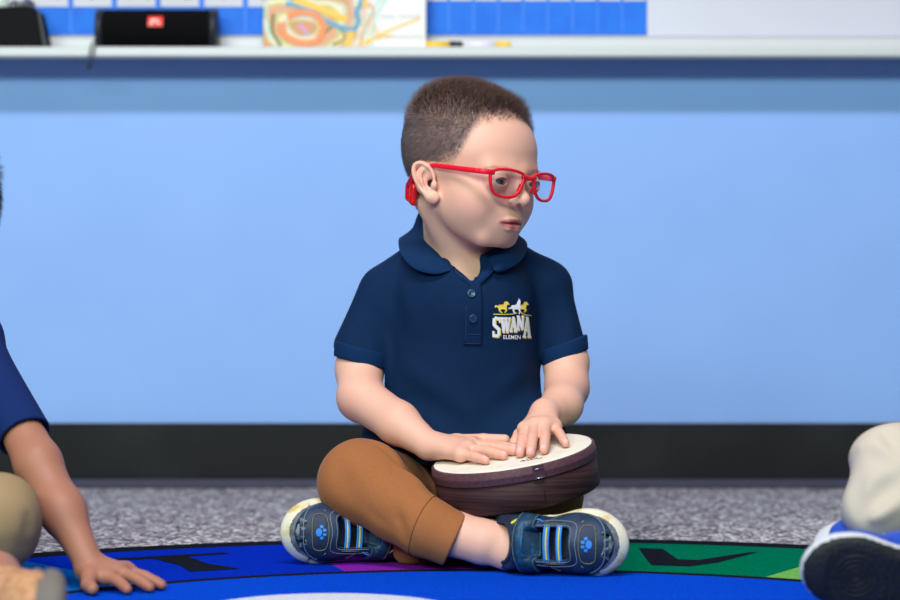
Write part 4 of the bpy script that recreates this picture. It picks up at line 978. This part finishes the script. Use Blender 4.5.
# cuff seam line round the trouser leg
c0 = P(424, 526, 2.397); ax = P(462, 543, 2.383)-c0; ax /= np.linalg.norm(ax); a_ = np.cross(ax, A(0, 1, 0)); a_ /= np.linalg.norm(a_); b_ = np.cross(ax, a_)
pp = []
for k in range(48):
    th = 2*math.pi*k/48; d_ = a_*math.cos(th)+b_*math.sin(th); h, n_, _, _ = ttree.ray_cast(Vector(c0+d_*.08), Vector(-d_), .08)
    if h is not None: pp.append(np.array(h)+d_*.0002)
MB().tube(np.array(pp), .0007, 6, closed=True).build('cuff_seam', mat('brown_thread', lin(126, 74, 42), 0.9), trs)
# ---- drum
def wood_mat(name, c1, c2):
    m = mat(name, c1, 0.62, 0.2); nt = m.node_tree; b = nt.nodes['Principled BSDF']; tc = nt.nodes.new('ShaderNodeTexCoord'); mp = nt.nodes.new('ShaderNodeMapping')
    mp.inputs['Scale'].default_value = (6, 6, 260); mp.inputs['Rotation'].default_value = (0, math.radians(9.6), 0); nt.links.new(tc.outputs['Object'], mp.inputs[0])
    nz = nt.nodes.new('ShaderNodeTexNoise'); nz.inputs['Scale'].default_value = 1.6; nz.inputs['Detail'].default_value = 5; nt.links.new(mp.outputs[0], nz.inputs['Vector'])
    r = nt.nodes.new('ShaderNodeValToRGB'); r.color_ramp.elements[0].position = .36; r.color_ramp.elements[0].color = c2; r.color_ramp.elements[1].position = .62; r.color_ramp.elements[1].color = c1
    nt.links.new(nz.outputs['Fac'], r.inputs[0]); nt.links.new(r.outputs[0], b.inputs['Base Color']); return m
dr_ = thing('frame_drum', 'small round dark wooden hand drum with cream head, tilted on the lap', 'drum', DCN-dn*.055)
DRr = .0945
MB().lathe([(DRr-.007, -.049), (DRr-.006, -.0500), (DRr-.0015, -.0500), (DRr, -.0485), (DRr, -.014), (DRr-.007, -.014)], DCN, DR, 96).build('shell', wood_mat('dark_wood', lin(66, 40, 42), lin(36, 22, 26)), dr_)
MB().lathe([(DRr-.001, -.0165), (DRr+.0012, -.0165), (DRr+.0016, -.0155), (DRr+.0013, -.010), (DRr+.0018, -.009), (DRr+.0013, -.008), (DRr+.0006, -.0022), (DRr-.0010, -.0008), (DRr-.003, -.0008)], DCN, DR, 96).build('collar_band', mat('plum_band', lin(92, 60, 68), 0.6, 0.3, var=(260, lin(80, 50, 58), .4, .6)), dr_)
M_head = mat('cream_skin_head', lin(236, 230, 214), 0.6, 0.3, var=(38, lin(224, 217, 198), .5, .75))
MB().lathe([(0, 0), (DRr-.012, 0), (DRr-.0035, -.0003), (DRr-.0015, -.0012), (DRr-.0015, -.0025), (0, -.0012)], DCN, DR, 96).build('drum_head', M_head, dr_)
def dpt(a, z, dr=0): t = math.radians(a); return DCN+DR@A((DRr+dr)*math.sin(t), -(DRr+dr)*math.cos(t), z)
jb = MB(); V = []
for i in range(9):
    a = 10+i*1.0; V += [dpt(a, -.001, .0022), dpt(a, -.0163, .0024)]
jb.add(V, [(2*i, 2*i+1, 2*i+3, 2*i+2) for i in range(8)]); jo = jb.build('band_joint', mat('plum_joint', lin(72, 46, 54), 0.5), dr_)
for z in (-.0045, -.0150):
    MB().tube(np.array([dpt(11.2, z, .0026), dpt(13, z, .0034), dpt(16.2, z, .0034), dpt(17.6, z, .0026)]), .00045, 6).build('staple', mat('steel', lin(210, 210, 216), 0.3, 0.5, 1.0), dr_)
MB().tube(np.array([dpt(16, -.018, .0003), dpt(16, -.047, .0003)]), .0004, 5).build('shell_seam', mat('dark_seam', lin(34, 20, 22), 0.7), dr_)
# faint writing printed along the head edge
sg = MB(); k0 = [(0, 0), (.004, .003), (.003, -.001), (.008, .002), (.009, -.001), (.013, .003), (.012, 0), (.017, .001), (.019, .0035), (.020, -.001), (.025, .001)]
sg.tube(np.array([DCN+DR@A(.006+x, -.062+y*1.6, .0004) for x, y in spline(k0, 6)]), .00045, 5)
sg.build('printed_mark', mat('faded_ink', lin(120, 104, 98), 0.7), dr_)
# ---- shoes of the boy
MS = dict(upper=mat('navy_leather', lin(34, 56, 84), 0.55, 0.35, var=(60, lin(26, 42, 66), .4, .6)), rim=mat('cream_rubber', lin(226, 220, 196), 0.4, 0.4, var=(40, lin(214, 184, 92), .5, .62)), rim2=mat('grey_rubber', lin(120, 124, 128), 0.45, 0.4, var=(70, lin(70, 80, 92), .4, .6)), tread=mat('tan_tread', lin(190, 150, 70), 0.6))
M_stp = mat('dark_teal_strap', lin(22, 56, 80), 0.5, var=(160, lin(16, 84, 118), .55, .68)); M_bl = mat('bright_blue', lin(40, 130, 220), 0.5); M_yl = mat('yellow_trim', lin(226, 214, 40), 0.5); M_mesh = mat('black_mesh', lin(14, 22, 34), 0.85, bump=(900, .5, .0005)); M_stitch = mat('pale_stitch', lin(128, 146, 160), 0.7); M_ys = mat('olive_stitch', lin(150, 146, 70), 0.7); M_gc = mat('silver_patch', lin(130, 136, 140), 0.4, 0.4, var=(90, lin(70, 84, 96), .42, .6)); M_panel = mat('panel_blue', lin(26, 44, 74), .6)
def boys_shoe(tip, toe, dorsal, yf=1):
    root, W, line, dr, tree, R, O, so = shoe(boy, tip, A(*toe), A(*dorsal), MS, True)
    def fill(nm, poly, m, off, par=None):
        c_ = np.mean(poly, 0); pts = [c_]; n = len(poly); rings = 4
        for q in range(1, rings+1): pts += [c_+(A(*p)-c_)*q/rings for p in poly]
        V, _ = dr(pts, off); F = [(0, 1+i, 1+(i+1) % n) for i in range(n)]
        for q in range(rings-1):
            F += [(1+q*n+i, 1+(q+1)*n+i, 1+(q+1)*n+(i+1) % n, 1+q*n+(i+1) % n) for i in range(n)]
        return mesh(nm, V, F, m, par or root)
    # velcro strap
    P4 = [(-3.0, 7.0), (-3.0, 8.9), (3.0, 8.9), (3.0, 7.0)]
    V = []; nx = 22
    for i in range(nx+1):
        for j in range(5): V.append((-3.15+6.3*i/nx, 6.5+2.0*j/4))
    Vd, _ = dr(V, .0022); Vd = Vd.reshape(nx+1, 5, 3); 
    F = [(i*5+j, i*5+j+1, (i+1)*5+j+1, (i+1)*5+j) for i in range(nx) for j in range(4)]
    o = mesh('strap', Vd.reshape(-1, 3), F, M_stp, root); md = o.modifiers.new('t', 'SOLIDIFY'); md.thickness = .002; md.offset = 0
    for yy in (6.65, 8.35): line('stitching', [(-3, yy), (-1.5, yy), (0, yy), (1.5, yy), (3, yy)], .00025, M_stitch, .0034, 5)
    line('strap_stripe', [(-2.0, 7.5), (0, 7.5), (1.4, 7.5)], .0014, mat('strap_print', lin(30, 104, 150), .5, var=(300, lin(20, 60, 90), .4, .6)), .0024, 6)
    dn = -R[:, 2]
    # elastic laces over the mesh window
    fill('tongue', [(-1.6, 8.9), (1.6, 8.9), (1.75, 10.4), (1.4, 11.8), (-1.4, 11.8), (-1.75, 10.4)], M_mesh, .0006)
    for yy in (9.7, 11.0):
        for q, (dx_, m_, rr) in enumerate(((-.20, M_bl, .0013), (.20, M_bl, .0013), (0, M_yl, .0010))):
            e_, _n = dr([(-2.0, yy+dx_), (2.0, yy+dx_)], -.0004); pa = spline([e_[0], e_[0]*.75+e_[1]*.25-dn*.0024, (e_[0]+e_[1])/2-dn*.0032, e_[0]*.25+e_[1]*.75-dn*.0024, e_[1]], 4)
            MB().tube(pa, rr, 6).build('elastic_lace', m_, root)
    line('window_stitch', [(-1.95, 8.7), (-2.0, 10.4), (-1.8, 12.2), (0, 12.35), (1.8, 12.2), (2.0, 10.4), (1.95, 8.7)], .00030, M_stitch, .0004)
    line('window_edge', [(-2.35, 8.6), (-2.5, 10.6), (-2.1, 12.8), (0, 12.9), (2.1, 12.8), (2.5, 10.6), (2.35, 8.6)], .00035, M_stitch, .0003)
    for s_ in (-1, 1):
        tr3 = [(s_*2.15, 9.3), (s_*2.15, 11.5), (s_*3.0, 10.4)]
        p, nr = dr([tr3[0], tr3[1], tr3[2]], .0006); MB().tube(np.array(list(p)), .0003, 5, closed=True).build('stitching', M_ys, root)
    fill('toe_panel', [(-2.1, 13.4), (-1.2, 13.1), (1.2, 13.1), (2.1, 13.4), (2.2, 14.4), (1.6, 15.0), (0, 15.2), (-1.6, 15.0), (-2.2, 14.4)], M_panel, .0006)
    line('panel_stitch', [(-1.9, 13.5), (-1.1, 13.3), (1.1, 13.3), (1.9, 13.5), (2.0, 14.3), (1.5, 14.8), (0, 15.0), (-1.5, 14.8), (-2.0, 14.3)], .00028, M_ys, .0012, closed=True)
    # paw mark
    def blob(cx, cy, rx, ry, mb):
        n = 14; pts = [(cx, cy)]+[(cx+rx*math.cos(6.283*k/n), cy+ry*math.sin(6.283*k/n)) for k in range(n)]
        V, _ = dr(pts, .0014); mb.add(V, [(0, 1+i, 1+(i+1) % n) for i in range(n)])
    pw = MB(); blob(0, 14.3, .46, .32, pw)
    for cx, cy in ((-.62, 14.0), (-.24, 13.72), (.24, 13.72), (.62, 14.0)): blob(cx, cy, .18, .20, pw)
    pw.build('paw_mark', M_bl, root)
    line('toe_seam', [(-3.2, 13.6), (-2.6, 14.8), (-1.6, 15.6), (0, 15.85), (1.6, 15.6), (2.6, 14.8), (3.2, 13.6)], .00045, M_stitch, .0004)
    fill('toe_patch', [(-1.7, 15.9), (0, 16.1), (1.7, 15.9), (1.9, 16.3), (1.3, 16.7), (0, 16.85), (-1.3, 16.7), (-1.9, 16.3)], M_gc, .0008)
    # collar trim and heel loop
    pts = []
    for k in range(28):
        t_ = 6.283*k/28; pts.append(W(2.25*math.cos(t_), 3.9+2.35*math.sin(t_), 6.7+0.88*(3.9+2.35*math.sin(t_)-6.1)))
    MB().tube(np.array(pts), .0022, 8, closed=True).build('padded_collar', mat('collar_lining', lin(20, 40, 74), .8), root)
    line('side_loop', [(yf*-2.2, 6.6), (yf*-2.4, 7.4), (yf*-2.45, 8.6), (yf*-2.2, 9.2)], .0010, M_bl, .002)
    MB().tube(spline([W(yf*-2.1, 5.9, 6.6), W(yf*-2.5, 6.4, 6.2), W(yf*-2.75, 6.6, 5.2), W(yf*-2.8, 6.5, 4.4)], 6), .0014, 8).build('side_trim', M_yl, root)
    MB().tube(spline([W(yf*2.3, 6.3, 6.2), W(yf*2.75, 6.6, 5.4), W(yf*2.8, 6.3, 4.6)], 6), .0014, 8).build('side_trim', M_yl, root)
    return root
an = math.radians(29)
boys_shoe((P(620, 547, 2.315)[0], 2.315, .0400), (math.cos(an), -math.sin(an), 0.02), (-math.sin(an), -math.cos(an), .06), 1)
boys_shoe((P(289, 543, 2.425)[0], 2.425, .0425), (-math.cos(an), -math.sin(an), 0.03), (math.sin(an), -math.cos(an), .06), 1)
#SECTION
# ------------------------------------------------------------ the two children at the edges
def child(label, loc_, skin, skin_name, shirt_c, pants_c, hair_c, J, shoes, head, vox=.0022, extra_pants=()):
    """J: joints in the room; same construction as the boy in the middle"""
    t = thing('person', label, 'person', loc_)
    O, R = head
    S = [('u', 0, ell(J['pelvis']+A(0, 0, .08), (.08, .065, .10))), ('u', .03, ell(J['chest'], (.08, .055, .10))), ('u', .01, cone(J['sl'], J['sr'], .018, .018)),
         ('u', .012, cone(J['chest']+A(0, 0, .07), O+R@A(0, -.024, -.040), .038, .040))]+head_ops(O, R)
    for s_, e_, w_ in (('sl', 'el', 'wl'), ('sr', 'er', 'wr')):
        S += [('u', .01, cone(J[s_], J[e_], .019, J.get('re', .026))), ('u', .01, cone(J[e_], (J[e_]+J[w_])/2, J.get('re', .026), .0212)), ('u', .02, cone((J[e_]+J[w_])/2, J[w_], .0212, .0150))]
    for k in ('l', 'r'):
        S += [('u', .02, cone(J['pelvis'], J['k'+k], .045, .034)), ('u', .01, cone(J['k'+k], J['a'+k], .032, .022)), ('u', .008, cone(J['a'+k], J['t'+k], .022, .016))]
    E_all = []
    for h in J['hands']:
        o_, M_, I_, E_ = hand_ops(*h); S += o_; E_all += E_
    allp = np.array([J[k] for k in J if isinstance(J[k], np.ndarray)]+[O+A(0, 0, .13), O-.13, O+.13]+E_all)
    lo = allp.min(0)-.06; hi = allp.max(0)+.06
    V, Q = surface(S, vox, lo, hi); q = ((V-O)@R)*100
    col = np.tile(skin, (len(V), 1)); hd = np.linalg.norm(V-O, axis=1) < .17; col[hd] = head_cols(q[hd], col[hd], skin*A(.85, .55, .6))
    hm = np.where(hd, sm(hair_mask(q), -.3, .8), 0)[:, None]; col = col*(1-hm)+A(*hair_c[:3])*hm
    col = redden(col, V, E_all, .008, .5)
    V[:, 2] = np.where(V[:, 2] < RT+.0004, RT+.0004, V[:, 2])
    mesh('body', V, Q, M_skin, t, True, col=col)
    for s in (1, -1): eye_mesh('eye', t, O+R@A(s*.029, .0643, -.0005), R, .0121, (0, 1, 0), M_eye)
    add_hair(t, V, Q, O, R, 16000, [mat('dark_hair', hair_c, .45, .5)]*2, 1.9, 1.3, .00022)
    so = [('u', 0, ell(J['pelvis']+A(0, 0, .09), (.105, .085, .10))), ('u', .05, ell(J['chest'], (.10, .08, .115))), ('u', .02, cone(J['sl'], J['sr'], .029, .029))]
    for s_, e_ in (('sl', 'el'), ('sr', 'er')):
        d = J[e_]-J[s_]; e = J[s_]+d*J.get('slv', .62); d = d/np.linalg.norm(d)
        so += [('u', .016, cone(J[s_], e+d*.006, .027, J.get('re', .026)+.005))]
        so += [('i', .001, (lambda p, e=e, d=d, s0=J[s_]: np.where(np.linalg.norm(p-e, axis=1) < .075, (p-e)@d, -1.0)))]
        so += [('s', .002, cone(e-d*.004, e+d*.03, J.get('re', .026)+.0028, J.get('re', .026)+.0028))]
    so.append(('s', .004, cone(O+R@A(0, -.03, -.02), J['chest']+A(0, -.02, .11), .046, .044)))
    V, Q = surface(so, vox, lo, hi, disp=lambda p: wob(p, 45, .0018, 2)); mesh('shirt', V, Q, shirt_c, t)
    to = [('u', 0, ell(J['pelvis'], (.105, .085, .06)))]
    for k in ('l', 'r'):
        to += [('u', .03, cone(J['pelvis'], J['k'+k], .055, J.get('rk', .046))), ('u', .02, cone(J['k'+k], J['k'+k]*.25+J['a'+k]*.75, J.get('rk', .046), .038))]
    to += list(extra_pants)
    V, Q = surface(to, vox, lo, hi, disp=lambda p: wob(p, 60, .0022, 7)+wob(p*A(1, 1, 2), 28, .003, 2)+folds(p, J.get('folds', []))); V[:, 2] = np.maximum(V[:, 2], RT+.001)
    mesh('trousers', V, Q, pants_c, t)
    for a in shoes: a(t)
    return t
# left child: sits beyond the left edge, leaning on his left hand
LO = P(-83, 234, 2.37); LR = rotm(-28, 4, 2)
def T_l(p): o = P(88, 570, 2.215); return A(o[0]+p[0]*.01, o[1]-p[1]*.01, p[2]*.01+RT)
Jl = dict(pelvis=P(-110, 520, 2.44), chest=P(-88, 350, 2.43), sl=P(-26, 338, 2.40), sr=P(-168, 340, 2.42), el=P(38, 463, 2.28), wl=P(88, 561, 2.215),
  er=P(-190, 440, 2.36), wr=P(-150, 515, 2.24), kl=P(-6, 521, 2.17), al=P(-120, 570, 2.12), tl=P(-150, 585, 2.08), kr=P(-210, 515, 2.2), ar=A(-.425, 1.99, .045), tr=A(-.385, 1.90, .035), re=.0245, rk=.044, slv=.80)
Jl['hands'] = [(T_l((.2, -.2, 2.2)), [(2.2, 1.9, 1.6), (3.2, .9, 2.0), (3.9, -.3, 1.9), (4.1, -1.3, 1.5)], [(3.6, 3.2, 1.3), (5.1, 1.9, 1.5), (6.0, .4, 1.4), (6.0, -1.0, 1.1)], [(4.8, 4.6, .6), (6.9, 3.0, .6), (7.9, 1.2, .6), (7.6, -.4, .6)], [(.6, 2.2, 1.6), (.7, 4.0, 1.0), (1.4, 5.4, .75)], lambda p: p if isinstance(p, np.ndarray) else T_l(p))]
def T_l2(p): o = Jl['wr']; return o+A(-p[0]*.6, -p[1], p[2]-2.2)*.01
Jl['hands'].append((T_l2((0, 0, 2.2)), [(2, 5, 2), (.8, 5.2, 2.2), (-.5, 5.2, 2.1), (-1.6, 4.8, 1.9)], [(2.4, 7.4, 1.4), (1, 7.8, 1.6), (-.5, 7.7, 1.5), (-2, 7, 1.3)], [(2.4, 9, .4), (1, 9.6, .4), (-.5, 9.4, .4), (-2, 8.4, .4)], [(3, 2.6, 1.6), (4.2, 4.2, 1.2), (4.6, 5.8, .8)], lambda p: p if isinstance(p, np.ndarray) else T_l2(p)))
Jl['folds'] = [(P(20, 545, 2.12), P(38, 555, 2.15), .005, .007), (P(5, 550, 2.12), P(22, 566, 2.12), .005, .006), (P(30, 520, 2.14), P(36, 545, 2.14), .004, .004)]
M_khaki = mat('khaki_twill', lin(156, 132, 98), .9, .1, bump=(900, .4, .0005)); M_beige = mat('beige_twill', lin(198, 186, 170), .9, .1, bump=(900, .4, .0005))
M_navy3 = mat('navy_knit', lin(14, 38, 92), .85, .15, bump=(1200, .4, .0005))
MT = dict(upper=mat('tan_suede', lin(196, 148, 110), .9, .1, var=(120, lin(176, 128, 94), .4, .6)), rim=mat('grey_sole', lin(112, 104, 98), .7, .3, bump=(400, .5, .001)), tread=mat('brown_grey_tread', lin(104, 96, 88), .8))
def tan_shoe(tip, toe, dor):
    def f(t):
        root, W, line, dr, tree, R, O, so = shoe(t, tip, A(*toe), A(*dor), MT, False, vox=.0018)
        for yy in (7.2, 8.6, 10.0): line('lace', [(-1.5, yy), (0, yy+.2), (1.5, yy)], .0018, MT['rim'], .001)
        line('stitching', [(-2.6, 10.6), (-1.6, 12.2), (0, 12.7), (1.6, 12.2), (2.6, 10.6)], .0004, MT['tread'], .0003)
    return f
child('child at the left edge in navy shirt and khaki trousers leaning on one hand', A(-.57, 2.42, 0), A(*lin(166, 112, 90)[:3]), 'skin', M_navy3, M_khaki, lin(22, 18, 18), Jl,
   [tan_shoe((-.348, 1.80, .034), (.33, -.94, .02), (-.90, -.32, .16)), tan_shoe(P(-200, 588, 2.0)+A(0, 0, .02), (-.6, -.78, .05), (.5, -.4, .7))], (LO, LR),
   extra_pants=[])
# right child: beyond the right edge, legs towards the camera
RO = P(1085, 205, 2.42); RRt = rotm(-40, 4, -2)
Jr = dict(pelvis=P(1060, 520, 2.42), chest=P(1078, 350, 2.42), sl=P(1150, 335, 2.44), sr=P(1006, 335, 2.40), el=P(1175, 440, 2.36), wl=P(1110, 480, 2.2), er=P(985, 435, 2.36), wr=P(1010, 490, 2.22),
  kl=P(1130, 480, 2.14), al=P(1000, 560, 2.03), tl=P(965, 570, 2.01), kr=P(905, 474, 2.16), ar=P(884, 528, 2.15), tr=P(866, 540, 2.13), rk=.043, slv=.62)
def T_ra(o, sg): return lambda p: p if isinstance(p, np.ndarray) else o+A(p[0]*sg, -p[1], p[2]-2.2)*.01
for nm_, sg_ in (('wl', -1), ('wr', 1)):
    Jr.setdefault('hands', []).append((Jr[nm_]+0, [(2, 5, 2), (.8, 5.2, 2.2), (-.5, 5.2, 2.1), (-1.6, 4.8, 1.9)], [(2.4, 7.4, 1.4), (1, 7.8, 1.6), (-.5, 7.7, 1.5), (-2, 7, 1.3)], [(2.4, 9, .4), (1, 9.6, .4), (-.5, 9.4, .4), (-2, 8.4, .4)], [(3, 2.6, 1.6), (4.2, 4.2, 1.2), (4.6, 5.8, .8)], T_ra(Jr[nm_], sg_)))
Jr['folds'] = [(P(856, 448, 2.105), P(895, 462, 2.085), .004, .007), (P(856, 440, 2.105), P(890, 452, 2.09), .004, -.006), (P(862, 512, 2.085), P(900, 480, 2.085), .005, .010), (P(868, 520, 2.085), P(905, 496, 2.085), .004, -.006), (P(850, 470, 2.1), P(862, 520, 2.09), .005, .005), (P(885, 432, 2.12), P(905, 452, 2.09), .004, .008), (P(872, 475, 2.08), P(880, 500, 2.08), .004, .004), (P(852, 443, 2.12), P(853, 446, 2.12), .003, -.008)]
MB_ = dict(dark=True, upper=mat('blue_leather', lin(28, 74, 184), .5, .4, var=(45, lin(24, 66, 172), .4, .6)), rim=mat('white_rubber', lin(204, 206, 210), .5, .3), tread=mat('black_tread', lin(30, 31, 33), .55, .3, bump=(260, .8, .002)))
M_wl = mat('white_lace', lin(236, 236, 238), .8); M_plaid = mat('dark_tartan', lin(24, 34, 84), .8, var=(120, lin(90, 110, 150), .55, .62))
def sneaker(tip, toe, dor, tread=False, cap=True):
    def f(t):
        root, W, line, dr, tree, R, O, so = shoe(t, tip, A(*toe), A(*dor), MB_, False, vox=.0018)
        V = []
        for i in range(9):
            for j in range(7): V.append((-1.7+3.4*i/8, 6.3+4.6*j/6))
        Vd, _ = dr(V, .0012); mesh('tongue', Vd, [(i*7+j, i*7+j+1, (i+1)*7+j+1, (i+1)*7+j) for i in range(8) for j in range(6)], M_plaid, root)
        for yy in (6.8, 7.9, 9.0, 10.1): line('lace', [(-1.7, yy), (-.6, yy+.25), (.6, yy-.15), (1.7, yy)], .0022, M_wl, .0022, flat=(1.4, .6))
        n = 20; pts = [(0, 14)]+[(2.0*math.cos(6.283*k/n), 14.0+1.6*math.sin(6.283*k/n)) for k in range(n)]
        Vd, _ = dr(pts, .001); cap and mesh('toe_cap', Vd, [(0, 1+i, 1+(i+1) % n) for i in range(n)], MB_['rim'], root)
        if tread:
            gb = MB()
            for rr in (.5, 1.0, 1.5, 2.0): gb.tube(np.array([W(rr*math.cos(a), 12.4+rr*math.sin(a), -.16) for a in np.linspace(0, 6.28, 40)[:-1]]), .0009, 6, closed=True)
            for y0 in np.arange(3.0, 9.6, .8): gb.tube(spline([W(-2.2, y0, -.16), W(-.7, y0+.4, -.16), W(.7, y0, -.16), W(2.2, y0+.4, -.16)], 5), .0009, 6)
            for y0 in (15.0, 15.6): gb.tube(spline([W(-2.2, y0-.6, -.16), W(0, y0+.1, -.16), W(2.2, y0-.6, -.16)], 6), .0009, 6)
            gb.build('tread_pattern', MB_['tread'], so)
    return f
child('child at the right edge in beige trousers and blue sneakers with a black sole', A(.69, 2.4, 0), A(*lin(190, 138, 110)[:3]), 'skin', M_navy3, M_beige, lin(26, 20, 18), Jr,
   [sneaker(P(806, 560, 1.985)+A(0, .015, -.002), (-.985, .02, .10), (.08, .95, .30), True), sneaker(P(823, 543, 2.13), (-.95, -.25, .12), (-.1, -.75, .65), cap=False)], (RO, RRt),
   extra_pants=[('u', .02, cone(P(892, 470, 2.14), P(880, 505, 2.12), .0450, .0340)), ('u', .02, cone(P(880, 505, 2.12), P(915, 500, 2.11), .034, .036))])
#SECTION
